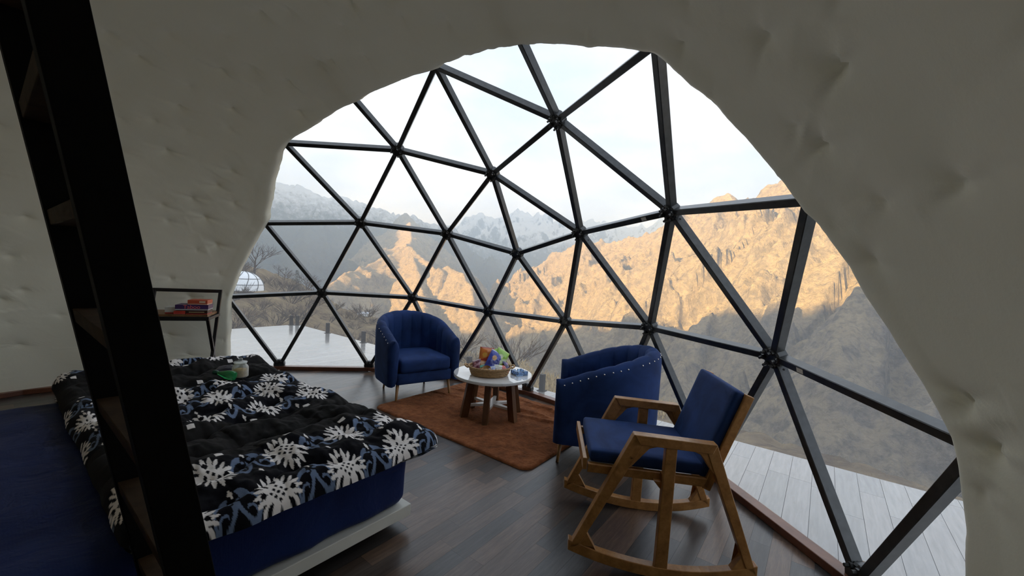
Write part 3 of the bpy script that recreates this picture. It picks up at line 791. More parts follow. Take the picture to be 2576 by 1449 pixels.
# ---------------------------------------------------------------- rug
def rug():
    n1, n2 = 260, 330; a0, a1, b0, b1 = 1.69, 2.83, -.785, .80
    A, B = np.meshgrid(np.linspace(a0, a1, n1), np.linspace(b0, b1, n2), indexing='ij')
    # rounded corners
    ca, cb = (a0+a1)/2, (b0+b1)/2; ha, hb = (a1-a0)/2, (b1-b0)/2
    x = (A-ca)/ha; y = (B-cb)/hb; r = .07
    px, py = A-ca, B-cb
    qx = np.clip(px, -(ha-r), ha-r); qy = np.clip(py, -(hb-r), hb-r); dx, dy = px-qx, py-qy; dl = np.maximum(np.hypot(dx, dy), 1e-9)
    f = np.where((np.abs(dx) > 0) & (np.abs(dy) > 0), np.minimum(1, np.maximum(np.abs(dx), np.abs(dy))/dl), 1)
    px = qx+dx*f; py = qy+dy*f
    edge = np.minimum(np.minimum(ha-np.abs(px), hb-np.abs(py)), np.where((np.abs(dx) > 0) & (np.abs(dy) > 0), r-np.hypot(px-qx, py-qy), 9)); edge = np.maximum(edge, 0)
    w = np.clip(edge/.02, 0, 1)
    back = np.clip((px/ha+.15)/1.0, 0, 1)
    z = .016*np.sqrt(np.clip(1-(1-w)**2, 0, 1)) + .002*fbm(px*60, py*60, 3, 90)*w
    # rucked folds towards the window
    for c_, sl, am in ((.16, .12, .020), (.27, -.05, .026), (.38, .10, .024), (.48, -.04, .018)):
        ln = c_ + sl*py + .03*np.sin(py*5+c_*20); z += am*np.exp(-((px-ln)/.022)**2)*np.clip(.55+.6*fbm(py*2.2+c_*9, px*0+c_, 2, 33), 0, 1)*np.clip((hb-np.abs(py))/.1, 0, 1)
    z += .004*np.clip(fbm(px*7, py*7, 3, 44), 0, 1)*w
    px = px + .02*back*fbm(py*4, px*0+2, 3, 12); 
    P = (px+ca)[..., None]*E1 + (py+cb)[..., None]*E2
    return np.concatenate([P, (z+.002)[..., None]], -1)
m = Mat('brown_plush'); v = m.coord('Object')
a = m.noise(v, 6, 5, .6, 1.0); b = m.noise(v, 240, 3, .6); c3 = m.noise(v, 22, 4, .6)
f = m.math('ADD', m.math('MULTIPLY', a, .55), m.math('MULTIPLY', c3, .45))
m.color(m.ramp(f, [(.34, (.095, .028, .010)), (.5, (.20, .066, .023)), (.66, (.33, .120, .046))])).set(Roughness=.95, Specular_IOR_Level=.1, Sheen_Weight=.35, Sheen_Roughness=.5)
m.b.inputs['Sheen Tint'].default_value = (.7, .4, .25, 1)
m.bump(m.math('ADD', b, m.math('MULTIPLY', c3, 1.5)), .55, .006)
tag(grid_mesh('rug', rug(), m.m), 'brown plush rug lying rumpled under the coffee table', 'rug')

# ---------------------------------------------------------------- tub armchair
def make_armchair(label, loc, f_ang):
    root = empty('armchair', loc, f_ang - math.pi/2); tag(root, label, 'armchair', 'blue velvet tub armchairs')
    hw, yc, yf = .305, -.02, .245; L1 = yf-yc; LA = math.pi*hw; LT = 2*L1+LA
    st = []                                                   # (x, y, nx, ny, s, scale)
    ext = [(.046*math.sin(a_), max(.12, math.cos(a_))) for a_ in np.linspace(math.pi/2*.97, 0, 8)]
    for e_, sc_ in ext: st.append((hw, yf+e_, 1, 0, 0, sc_))
    for s in np.linspace(0, LT, 190)[1:-1]:
        if s < L1: st.append((hw, yf-s, 1, 0, s, 1))
        elif s < L1+LA:
            a_ = (s-L1)/hw; st.append((hw*math.cos(a_), yc-hw*math.sin(a_)*1.02, math.cos(a_), -math.sin(a_), s, 1))
        else: st.append((-hw, yc+(s-L1-LA), -1, 0, s, 1))
    for e_, sc_ in ext[::-1]: st.append((-hw, yf+e_, -1, 0, LT, sc_))
    rows_ = []
    for x, y, nx, ny, s, sc_ in st:
        u = abs(s/LT-.5)*2                                    # 0 at back, 1 at the arm fronts
        zt = .555 + .193*math.sin(math.pi/2*(1-u))
        k = s/.118; ch = abs(math.sin(math.pi*k))**.55; pf = .017*(ch-.75)*min(1, (1-u)*5)
        out = .050 - .006*u
        prof = [(.010, .155), (.036, .150), (out-.004, .185), (out, .26), (out+.004, zt-.10), (out+.001, zt-.055), (out-.008, zt-.026), (out-.026, zt-.007), (.004, zt+pf*.3), (-.022, zt-.006+pf*.5), (-.042, zt-.028), (-.054-pf*.6, zt-.065), (-.060-pf, zt-.12), (-.058-pf, zt*.5+.16), (-.052-pf*.5, .30), (-.046, .20), (-.03, .155)]
        lean = .0
        rows_.append([(x+nx*n_*sc_*(1 if n_ > 0 else 1), y+ny*n_*sc_, (z if sc_ == 1 else .15+(z-.15)*(.985+.015*sc_))) for n_, z in prof])
    V = np.array(rows_)
    mb = MB(); mb.grid(np.concatenate([V, V[:, :1]], 1)); mb.f.append(tuple(range(17))); mb.m.append(0); n0 = (len(rows_)-1)*18; mb.f.append(tuple(n0+i for i in range(17))[::-1]); mb.m.append(0)
    sh = mb.build('shell', M_VELVET, root, sm=70)
    # piping along the top roll
    for off in (-.048, ):
        pts = [(x+nx*(-.046), y+ny*(-.046), .555+.19*(math.cos(min(1, abs(s/LT-.5)*2/.86)*math.pi)*.5+.5)-.034) for x, y, nx, ny, s, sc_ in st[8:-8]]
    link('seat_cushion', soft_box(.245, .262, .062, .032, 10, .012, .006, (0, .03, .318)), M_VELVET, root)
    b_ = soft_box(.268, .245, .055, .02, 6, 0, 0, (0, .028, .207)); link('front_rail', b_, M_VELVET, root)
    nail = MB(); nail.lathe([(0, -.001), (.0052, -.001), (.0050, .0018), (.003, .0038), (0, .0045)], 8); nme = nail.mesh('nailhead'); nme.materials.append(M_NAIL); nme.shade_smooth()
    tot = 0.0; last = None
    for x, y, nx, ny, s, sc_ in st[4:-4]:
        if last is not None: tot += math.hypot(x-last[0], y-last[1])
        last = (x, y)
        if tot > .040:
            tot = 0; u = abs(s/LT-.5)*2
            if random.random() < .06: continue
            zt = .555 + .193*math.sin(math.pi/2*(1-u))
            o = link('nailhead', nme, None, root); rr = .050-.006*u
            o.location = (x+nx*(rr-.004), y+ny*(rr-.004), zt-.034); o.rotation_euler = Vector((nx, ny, .45)).to_track_quat('Z', 'Y').to_euler()
    leg = MB(); leg.tube([(0, 0, .155), (0, 0, .03), (0, 0, 0)], [.0155, .010, .009], 12); lme = leg.mesh('leg'); lme.materials.append(M_BRASS); lme.shade_smooth()
    for x, y in ((.25, .245), (-.25, .245), (.20, -.20), (-.20, -.20)):
        o = link('leg', lme, None, root); o.location = (x+.012*np.sign(x), y+.012*np.sign(y), 0); o.rotation_euler = (.10*np.sign(y), -.10*np.sign(x), 0)
    return root
f1 = math.radians(-53.8); fm = np.array([.75, 2.135])
make_armchair('blue velvet tub armchair facing the viewer, left of the coffee table', (float(fm[0]-math.cos(f1)*.235), float(fm[1]-math.sin(f1)*.235), 0), f1)
f2 = math.radians(170)
make_armchair('blue velvet tub armchair with bright nailheads, seen from its back corner behind the rocking chair', (2.165, 1.235, 0), f2)

# ---------------------------------------------------------------- rocking chair
M_OAK = wood('oiled_rocker_wood', (.23, .102, .028), (.37, .175, .052), (.49, .255, .085), .34, (3, 3, 3), True, .1)
M_BLUE2 = velvet('rocker_blue_velvet', (.013, .035, .122))
rk = empty('rocking_chair', (2.232, .303, 0), math.radians(-5.33)); tag(rk, 'wooden rocking chair with blue velvet seat and back in the foreground', 'chair')
def side(sg):
    y = .2456*sg; T = .038
    P = lambda s, z: Vector((s, y, z))
    def flat(poly, name, thick=T, dy=0.0):
        mb = MB(); mb.prism(poly, y-thick/2+dy, y+thick/2+dy, Matrix(((1, 0, 0, 0), (0, 0, 1, 0), (0, 1, 0, 0), (0, 0, 0, 1)))); return mb.build(name, M_OAK, rk, bevel=.003)
    def beam(a, b, w, name):
        a = np.array(a); b = np.array(b); d = (b-a)/np.linalg.norm(b-a); n = np.array([-d[1], d[0]])*w
        return flat([tuple(a), tuple(b), tuple(b+n), tuple(a+n)], name)
    zb = lambda s: .077*((s-.03)/.436)**2 if s < .03 else .056*((s-.03)/.314)**2
    ss = np.linspace(-.406, .344, 22)
    flat([(s, zb(s)) for s in ss] + [(s, zb(s)+.044) for s in ss[::-1]], 'rocker')
    beam((-.150, .545), (-.388, .045), -.047, 'front_leg') if False else flat([(-.406, .077), (-.358, .105), (-.126, .552), (-.169, .585)], 'front_leg')
    flat([(-.1686, .5852), (.155, .573), (.140, .535), (-.145, .545)], 'armrest', .046)
    flat([(.155, .573), (.118, .54), (.297, .088), (.344, .056)], 'back_leg')
    flat([(-.041, .540), (.004, .540), (-.002, .03), (-.052, .03)], 'post', .034)
    flat([(-.143, .547), (-.06, .544), (-.105, .53), (-.176, .445), (-.195, .46)], 'corner_brace', .030)
    flat([(.128, .538), (.055, .541), (.095, .525), (.146, .455), (.162, .452)], 'corner_brace', .030)
    flat([(-.36, .10), (-.30, .098), (-.285, .075), (-.33, .15), (-.345, .165)], 'corner_brace', .030)
    flat([(.30, .085), (.24, .062), (.255, .085), (.285, .135), (.275, .155)], 'corner_brace', .030)
    # seat rail carried by the legs
    yy = .205*sg
    mb = MB(); mb.bar((-.342, yy, .408), (.155, yy, .392), .026, .036); mb.build('seat_rail', M_OAK, rk, bevel=.003)
    mb = MB(); mb.bar((.142, yy, .365), (.286, yy, .765), .026, .034, up=(1, 0, 0)); mb.build('back_rail', M_OAK, rk, bevel=.003)
    mb = MB(); mb.bar((-.02, yy+.012*sg, .40), (-.02, yy+.040*sg, .40), .05, .05); mb.build('seat_spacer', M_OAK, rk)
    flat([(.0, .392), (-.075, .392), (-.005, .31)], 'corner_brace', .028, -.02*sg)
for sg in (-1, 1): side(sg)
MB().box((-.362, -.215, .398), (-.344, .215, .448)).build('front_board', M_OAK, rk, bevel=.003)
MB().bar((.147, 0, .392), (.282, 0, .760), .40, .010, up=(1, 0, .35)).build('back_board', M_OAK, rk, bevel=.002)
link('seat_cushion', soft_box(.238, .203, .028, .016, 10, .010, .002, (-.108, 0, .443), Matrix.Rotation(math.radians(1.8), 4, 'Y')), M_BLUE2, rk)
Mb = Matrix.Translation((.196, 0, .590)) @ Matrix.Rotation(math.radians(19.5), 4, 'Y')
link('back_cushion', soft_box(.027, .203, .195, .016, 10, 0, .0, (0, 0, 0), Mb), M_BLUE2, rk)

# ---------------------------------------------------------------- coffee table
M_WAL = wood('dark_table_leg_wood', (.075, .030, .012), (.13, .056, .022), (.19, .090, .038), .35, (4, 4, 1), True)
M_WHITE = plain('white_lacquer', (.78, .77, .74), .3, 0, .03, 8)
tb = empty('coffee_table', (1.395, 1.775, 0), .33); tag(tb, 'round white-topped coffee table with six wooden legs on the rug', 'table')
m = Mat('glossy_marble'); v = m.coord('Object'); a = m.noise(v, 2.2, 8, .6, 2.2)
m.color(m.ramp(a, [(.40, (.78, .77, .74)), (.50, (.70, .69, .67)), (.56, (.80, .79, .77))])).set(Roughness=.06, Specular_IOR_Level=.6, Coat_Weight=.6, Coat_Roughness=.03)
t = MB(); t.lathe([(0, .338), (.312, .338), (.322, .344), (.323, .360), (.320, .365), (0, .365)], 72); t.build('table_top', m.m, tb, sm=50)
for k in range(6):
    an = k*math.pi/3+.06; ca, sa = math.cos(an), math.sin(an)
    mb = MB(); n_ = Vector((-sa, ca, 0))*.0225
    for_ = [(.150, .338), (.208, .338), (.262, .016), (.200, .016)]
    vs = [Vector((ca*r_, sa*r_, z_))+n_ for r_, z_ in for_] + [Vector((ca*r_, sa*r_, z_))-n_ for r_, z_ in for_]
    mb.add(vs, [(0, 1, 2, 3), (7, 6, 5, 4), (0, 4, 5, 1), (1, 5, 6, 2), (2, 6, 7, 3), (3, 7, 4, 0)]); mb.build('leg', M_WAL, tb, bevel=.003)
    mb = MB(); mb.add([Vector((0, 0, .100)), Vector((ca*.045-sa*.026, sa*.045+ca*.026, .100)), Vector((ca*.215-sa*.008, sa*.215+ca*.008, .100)), Vector((ca*.215+sa*.008, sa*.215-ca*.008, .100)), Vector((ca*.045+sa*.026, sa*.045-ca*.026, .100)),
                      Vector((0, 0, .118)), Vector((ca*.045-sa*.026, sa*.045+ca*.026, .118)), Vector((ca*.215-sa*.008, sa*.215+ca*.008, .118)), Vector((ca*.215+sa*.008, sa*.215-ca*.008, .118)), Vector((ca*.045+sa*.026, sa*.045-ca*.026, .118))],
                     [(4, 3, 2, 1, 0), (5, 6, 7, 8, 9), (0, 1, 6, 5), (1, 2, 7, 6), (2, 3, 8, 7), (3, 4, 9, 8), (4, 0, 5, 9)]); mb.build('stretcher', M_WHITE, tb)

# ---------------------------------------------------------------- things on the table
TZ = .3655
bk = on_floor(1231, 942, TZ)
bx_, by_ = float(bk[0]), float(bk[1])
M_WICK = wood('wicker', (.24, .13, .052), (.40, .24, .105), (.52, .33, .16), .6, (8, 8, 8), False, 0, 6)
ba = empty('wicker_basket', (bx_, by_, TZ), .12); tag(ba, 'oval wicker basket of snacks on the white table top', 'basket')
def woven(h0, h1, r0, r1, nseg=44, nrow=7):
    mb = MB(); 
    for j in range(nrow):
        t_ = (j+.5)/nrow; z_ = h0+(h1-h0)*t_; rr = r0+(r1-r0)*t_**.7
        pts = []
        for k in range(nseg*3+1):
            q = 2*math.pi*k/(nseg*3); wv = .0028*math.sin(q*nseg/2 + (math.pi if j % 2 else 0))
            pts.append((1.10*(rr+wv)*math.cos(q), .92*(rr+wv)*math.sin(q), z_))
        mb.tube(pts, (h1-h0)/nrow*.56, 5, cap=False)
    return mb
woven(.004, .062, .128, .150).build('woven_side', M_WICK, ba, sm=60, fix=False)
mb = MB(); 
for ph in (0, math.pi):
    mb.tube([(1.10*(.156+.004*math.cos(22*q+ph))*math.cos(q), .92*(.156+.004*math.cos(22*q+ph))*math.sin(q), .068+.004*math.sin(22*q+ph)) for q in np.linspace(0, 2*math.pi, 160)], .0062, 6, cap=False)
mb.build('braided_rim', M_WICK, ba, sm=60, fix=False)
mb = MB(); mb.lathe([(0, .002), (.128, .002), (.128, .008), (0, .008)], 40); mb.v = [(x*1.1, y*.92, z) for x, y, z in mb.v]; mb.build('base', M_WICK, ba)
st_me = MB().bar((0, 0, 0), (.022, 0, .062), .005, .003).mesh('stake')
for sg in (-1, 1):
    mb = MB(); mb.tube([(1.10*.160*sg, -.045, .066), (1.10*.178*sg, -.03, .075), (1.10*.182*sg, 0, .078), (1.10*.178*sg, .03, .075), (1.10*.160*sg, .045, .066)], .0075, 7); mb.build('handle', M_WICK, ba, sm=60, fix=False)
def packet(name, label, w, h, t, cols, loc, rot, k=1.0):
    """a pillow pouch with crimped ends; printed bands and a roundel"""
    w *= k; h *= k; t *= k
    n1, n2 = 26, 30; U, Vv = np.meshgrid(np.linspace(-1, 1, n1), np.linspace(-1, 1, n2), indexing='ij')
    prof = np.clip(1-np.abs(U)**2.6, 0, 1)**.7*np.clip((1-np.abs(Vv)**3.5), 0, 1)**.8
    wr = .12*fbm(U*3+h*50, Vv*3+w*70, 3, 21)
    top = np.stack([U*w/2*(1-.10*prof*(1-np.abs(U))), Vv*h/2, t/2*prof*(1+wr)], -1); bot = top.copy(); bot[..., 2] = -t/2*prof*(1-wr)
    C0 = np.zeros((n1, n2, 3)) + np.array(cols[0])
    C0[(np.abs(Vv+.15-.35*U) < .22)] = cols[1]
    C0[(U+.25)**2 + ((Vv-.25)*h/w)**2 < .13] = cols[2]
    C0[np.abs(Vv) > .88] = cols[3]
    V = np.concatenate([top, bot[::-1]], 0); CC = np.concatenate([C0, C0[::-1]], 0)
    o = grid_mesh(name, V, M_FOIL, None, True, None, CC)
    o.location = loc; o.rotation_euler = rot; tag(o, label, 'snack packet', 'snack packets in the basket'); return o
m = Mat('glossy_foil_print'); at = m.n('ShaderNodeAttribute'); at.attribute_name = 'print'; m.color(at.outputs['Color']).set(Roughness=.28, Specular_IOR_Level=.7, Coat_Weight=.3)
M_FOIL = m.m
def bp(dx, dy, dz): return (bx_+dx, by_+dy, TZ+dz)
R_ = math.radians
packet('snack_packet', 'orange and red snack packet standing at the back left of the basket', .105, .15, .045, [(.75, .22, .04), (.55, .05, .02), (.85, .45, .08), (.40, .05, .02)], bp(-.035, .05, .125), (R_(80), R_(4), R_(6)), 1.12)
packet('snack_packet', 'blue snack packet leaning in the middle of the basket', .10, .15, .05, [(.045, .07, .42), (.03, .04, .25), (.75, .40, .12), (.55, .6, .75)], bp(.03, .0, .108), (R_(66), R_(30), R_(14)), 1.15)
packet('snack_packet', 'lime green snack packet leaning right at the back of the basket', .105, .17, .05, [(.33, .60, .08), (.62, .75, .45), (.75, .8, .5), (.45, .62, .15)], bp(.075, .035, .112), (R_(70), R_(32), R_(20)), 1.12)
packet('snack_packet', 'pale green snack packet behind the blue one', .10, .14, .04, [(.40, .62, .12), (.70, .78, .35), (.8, .8, .4), (.4, .6, .1)], bp(.03, .085, .115), (R_(82), R_(-6), R_(2)), 1.12)
packet('snack_packet', 'dark maroon snack packet at the left of the basket', .075, .10, .035, [(.14, .02, .05), (.45, .25, .30), (.35, .12, .14), (.5, .35, .38)], bp(-.105, -.005, .07), (R_(55), R_(-20), R_(-15)))
packet('snack_packet', 'brown biscuit packet with a teal stripe in the left of the basket', .085, .10, .04, [(.42, .19, .06), (.12, .48, .36), (.5, .26, .10), (.35, .12, .05)], bp(-.055, -.005, .068), (R_(50), R_(10), R_(10)))
packet('snack_packet', 'white paper-wrapped packet lying at the front right of the basket', .075, .075, .03, [(.72, .72, .66), (.45, .42, .36), (.6, .6, .5), (.75, .75, .7)], bp(.075, -.055, .066), (R_(38), R_(8), R_(12)))
packet('snack_packet', 'small red packet at the right of the basket', .065, .075, .03, [(.60, .06, .03), (.45, .04, .03), (.7, .15, .1), (.5, .06, .04)], bp(.115, -.035, .062), (R_(30), R_(10), R_(30)))
packet('snack_packet', 'dark purple packet at the right rim of the basket', .06, .085, .03, [(.05, .03, .16), (.02, .015, .06), (.18, .10, .35), (.04, .03, .12)], bp(.135, .01, .075), (R_(40), R_(25), R_(50)))
packet('snack_packet', 'small pale blue sachet at the front of the basket', .055, .06, .02, [(.45, .52, .68), (.3, .35, .6), (.7, .72, .8), (.5, .55, .7)], bp(.02, -.075, .062), (R_(42), R_(-12), R_(-8)))
nt_ = MB(); nt_.lathe([(0, 0), (.030, 0), (.036, .012), (.037, .026), (.034, .030), (.031, .024), (.027, .010), (0, .008)], 28)
o = nt_.build('wooden_bowl', M_WICK, None, sm=50); o.location = bp(-.02, -.075, .045); o.rotation_euler = (R_(28), R_(-8), 0); tag(o, 'small wooden bowl of nuts tilted at the front of the snack basket', 'bowl')
# ashtray
m = Mat('blue_glass'); m.set(Base_Color=(.35, .55, .92), Roughness=.03, Transmission_Weight=.7, IOR=1.3)
nz = m.noise(m.coord('Object'), 30, 2); m.color(m.ramp(nz, [(.3, (.36, .58, .97)), (.7, (.50, .70, 1.0))]))
ap = on_floor(1306, 942, TZ); mb = MB()
mb.box((-.052, -.052, 0), (.052, .052, .010))
for k in range(4):
    M_ = Matrix.Rotation(k*math.pi/2, 4, 'Z')
    mb.box((-.052, .040, .010), (-.010, .052, .034), M_); mb.box((.010, .040, .010), (.052, .052, .034), M_); mb.box((-.010, .040, .010), (.010, .052, .024), M_)
o = mb.build('ashtray', m.m, None, bevel=.0015); o.location = (float(ap[0]), float(ap[1]), TZ); o.rotation_euler = (0, 0, .55); tag(o, 'square blue glass ashtray on the white table beside the basket', 'ashtray')
# =================================================================== bed
K0 = np.array([1.10, .29])
def bed_pt(a, b, z=0.0):
    q = K0 - E1*a - E2*b; return (float(q[0]), float(q[1]), z)
BED_RZ = math.atan2(-E1[1], -E1[0])                       # local +x runs along the bed (a); local -y is b
MB_BED = Matrix.Translation((K0[0], K0[1], 0)) @ Matrix(((-E1[0], -E2[0], 0, 0), (-E1[1], -E2[1], 0, 0), (0, 0, 1, 0), (0, 0, 0, 1)))
def bed_mesh(me):
    me.transform(MB_BED.inverted_safe() @ MB_BED); return me
bed = empty('bed', bed_pt(0, 0)); bed.matrix_world = MB_BED; tag(bed, 'low double bed with a white plank base and navy fitted sheet', 'bed')
M_BEDW = plain('white_painted_board', (.74, .73, .66), .45, 0, .06, 6)
MB().box((.0, .0, .055), (2.02, 1.86, .108)).build('platform', M_BEDW, bed, bevel=.003)
MB().box((.18, .16, 0), (1.85, 1.70, .055)).build('plinth', plain('plinth_dark', (.05, .045, .04), .7), bed)
m = Mat('navy_satin_sheet'); v = m.coord('Object', (1, 1, 1))
wv = m.n('ShaderNodeTexWave'); m.l(v, wv.inputs[0]); wv.inputs['Scale'].default_value = 42; wv.bands_direction = 'X'; wv.inputs['Distortion'].default_value = .3
nz = m.noise(v, 4, 5, .6, .6)
c = m.ramp(nz, [(.3, (.006, .015, .075)), (.7, (.010, .026, .120))])
c = m.mix(m.math('MULTIPLY', wv.outputs[1], .22), c, (.014, .032, .13)); m.color(c).set(Roughness=.6, Specular_IOR_Level=.2, Sheen_Weight=.04)
m.bump(m.noise(v, 9, 5, .6, 1.0), .35, .02)
M_SHEET = m.m
me = soft_box(.985, .90, .130, .045, 40, .008, .004, (.990, .915, .238))
co = np.zeros(len(me.vertices)*3, np.float32); me.vertices.foreach_get('co', co); co = co.reshape(-1, 3)
sidew = np.clip((.34-co[:, 2])/.1, 0, 1)
nrm = .010*fbm((co[:, 0]+co[:, 1])*7, co[:, 2]*1.5, 3, 5)*sidew
co[:, 1] += np.where(co[:, 1] < .1, nrm, 0); co[:, 0] += np.where(co[:, 0] < .1, nrm, 0)
co[:, 2] += np.where(co[:, 2] > .3, .010*fbm(co[:, 0]*5, co[:, 1]*5, 4, 6), 0)
me.vertices.foreach_set('co', co.reshape(-1)); me.update()
link('mattress', me, M_SHEET, bed)

# ---------------------------------------------------------------- comforter
def print_colour(a, b):
    """white leaf medallions and blue-grey scrolls on black, between plain charcoal bands"""
    plain_ = ((b > .295) & (b < .66)) | ((b > 1.42) & (b < 1.74))
    C = np.zeros(a.shape + (3,)) + np.array([.007, .007, .010])
    da = .1225; white = np.array([.92, .87, .84]); blue = np.array([.16, .215, .33])
    wmask = np.zeros(a.shape, bool); bmask = np.zeros(a.shape, bool)
    for j, bj in enumerate((-.08, .180, .775, 1.02, 1.265, 1.86)):
        aa = a + (.03 if j in (2, 3, 4) else .0)
        i0 = np.round(aa/da)
        for di in (-1, 0, 1):
            i = i0+di; fl = ((i+j) % 2 == 1)
            x = (aa - i*da)/.070; y = (b - bj)/.112; rr = np.hypot(x, y); th = np.arctan2(y, x)
            # leaf medallion: four lobes cut into fingers, diamonds pierced through
            c2 = np.abs(np.cos(2*th)); r0 = .88 + .10*c2**1.5
            body = rr < r0 + .13*np.cos(20*th)
            slit = (rr > .50) & (np.abs(np.cos(2*th)) < .17) | (rr > .70) & (np.cos(20*th) < -.78)
            xr, yr = x, y; cx = xr/.17; cy = yr/.17; rx = np.round(cx); ry = np.round(cy); fx = cx-rx; fy = cy-ry
            hole = (np.abs(fx)+np.abs(fy) < .56) & (np.maximum(np.abs(rx), np.abs(ry)) <= 2) & ((rx+ry) % 2 == 0) & (np.abs(rx)+np.abs(ry) <= 2)
            for qx, qy in ((.66, 0), (-.66, 0), (0, .66), (0, -.66), (.48, .48), (-.48, .48), (.48, -.48), (-.48, -.48)):
                hole |= np.abs(x-qx)+np.abs(y-qy) < (.16 if qx*qy == 0 else .12)
            wmask |= fl & body & ~slit & ~hole
            # two open ovals side by side, each ending in a curl
            xm = aa - i*da; ym = b - bj
            for sx_ in (-1, 1):
                ex = xm - .0335*sx_; ey = ym + .006*sx_
                c_, s_ = math.cos(.18*sx_), math.sin(.18*sx_)
                u = (ex*c_ + ey*s_)*sx_; w = -ex*s_*1 + ey*c_
                q = np.sqrt((u/.0265)**2 + (w/.072)**2); t2 = np.arctan2(w/.072, u/.0265)
                ring = (np.abs(q-1)*.030 < .0056+.0024*np.sin(t2-.6)) & ~((t2 > 1.75) & (t2 < 2.5))
                dot = (np.hypot(u+.011, (w-.055)*.7) < .0058) | (np.hypot(u+.003, (w+.012)*.7) < .0062)
                arc = (np.abs(np.hypot((u+.003)/.0125, (w+.040)/.032)-1)*.014 < .0036) & (w < -.010) & (u > -.012)
                bmask |= (~fl) & (ring | dot | arc)
            orn = (~fl) & (((np.abs(xm) < .0028) & (np.abs(np.abs(ym)-.092) < .020)) | (np.hypot(xm, (np.abs(ym)-.092)*.6) < .0065))
            wmask |= orn & ~plain_
    for be in (.307, .648, 1.437, 1.723):
        xx = (a+.06)/.1225; fx = (xx-np.round(xx))*.1225
        wmask |= (np.abs(fx) < .014) & (np.abs(b-be) < .011) & (np.round(xx) % 2 == 0)
    C[bmask] = blue; C[wmask] = white
    pl = plain_ & ~wmask & ~bmask
    g = .017 + .007*fbm(a*9, b*9, 4, 61)
    for k in range(3): C[..., k] = np.where(pl, g*(1.05 if k == 0 else 1), C[..., k])
    return C
def comforter():
    a0, a1, b0, b1 = -.075, .985, -.085, 1.93
    na, nb = 400, 740
    A, B = np.meshgrid(np.linspace(a0, a1, na), np.linspace(b0, b1, nb), indexing='ij')
    ca, cb, ha, hb = (a0+a1)/2, (b0+b1)/2, (a1-a0)/2, (b1-b0)/2
    px, py = A-ca, B-cb; r = .13
    qx = np.clip(px, -(ha-r), ha-r); qy = np.clip(py, -(hb-r), hb-r); dx, dy = px-qx, py-qy; dl = np.maximum(np.hypot(dx, dy), 1e-9)
    f = np.where((np.abs(dx) > 0) & (np.abs(dy) > 0), np.minimum(1, np.maximum(np.abs(dx), np.abs(dy))/dl), 1)
    px = qx+dx*f; py = qy+dy*f
    a = px+ca; b = py+cb
    corner = np.where((np.abs(dx) > 0) & (np.abs(dy) > 0), r-np.hypot(px-qx, py-qy), 1e9)
    d = np.minimum(np.minimum(ha-np.abs(px), hb-np.abs(py)), corner); d = np.maximum(d, 0)
    w = .085; T = .112
    rise = np.sqrt(np.clip(1-(1-np.clip(d/w, 0, 1))**2, 0, 1))
    # quilted puffs, drawn in along wavy stitch lines
    wb = b + .035*np.sin(a*9+b*2) + .02*np.sin(a*21); wa = a + .04*np.sin(b*6)
    st = np.abs(np.sin(np.pi*wb/.205))**.55; st2 = np.abs(np.sin(np.pi*wa/.33+.8))**.5
    lump = .040*(st*(.55+.45*st2)-.7) + .034*fbm(a*4.2, b*3.2, 4, 63) + .0025*fbm(a*16, b*16, 3, 64)
    top = .372 + .014 + T*rise*.62 + lump*np.clip(d/.10, 0, 1)
    top += .055*np.clip((b-1.45)/.40, 0, 1)**1.5*np.clip((1.95-b)/.1, 0, 1)           # bunched at the far side
    top += .022*np.exp(-((a-.93)/.07)**2)                                              # rolled edge
    droop = np.clip(.0-a, 0, 1)*.40 + np.clip(-.0-b, 0, 1)*.12
    tipw = np.exp(-(((a+.05)/.16)**2+((b+.03)/.22)**2))
    top += .02*tipw - droop*1.0
    a_s = a - .065*tipw*np.clip((.12-a)/.2, 0, 1) + .008*fbm(b*3, a*0+1, 3, 65)*np.exp(-np.minimum(a-a0, a1-a)/.08)
    b_s = b - .012*tipw + .010*fbm(a*5, b*0+4, 3, 66)*np.exp(-np.minimum(b-b0, b1-b)/.08)
    return a, b, a_s, b_s, top, d, droop, rise
a, b, a_s, b_s, top, d, droop, rise = comforter()
kp = lambda dd: .060*np.clip(1-dd/.085, 0, 1)**2
COLS = print_colour(a - kp(a+.075) + kp(.985-a), b - kp(b+.085) + kp(1.93-b))     # the print runs on down the rounded hems
under = .372 + .014 - droop - .016*rise
out = np.stack([a_s, b_s, top], -1)
m = Mat('printed_fleece'); at = m.n('ShaderNodeAttribute'); at.attribute_name = 'print'; m.color(at.outputs['Color']).set(Roughness=.95, Specular_IOR_Level=.06, Sheen_Weight=.05, Sheen_Roughness=.5)
v = m.coord('Object'); m.bump(m.noise(v, 160, 3, .6), .25, .003)
cf = grid_mesh('comforter', out, m.m, None, False, None, COLS); cf.matrix_world = MB_BED
tag(cf, 'puffy black comforter printed with white medallions and blue scrolls on the bed', 'comforter')
s2 = (slice(None, None, 5), slice(None, None, 5))
ln_ = grid_mesh('lining', np.stack([a_s[s2], b_s[s2], under[s2]], -1)[::-1], m.m, cf, False, None, COLS[s2][::-1])

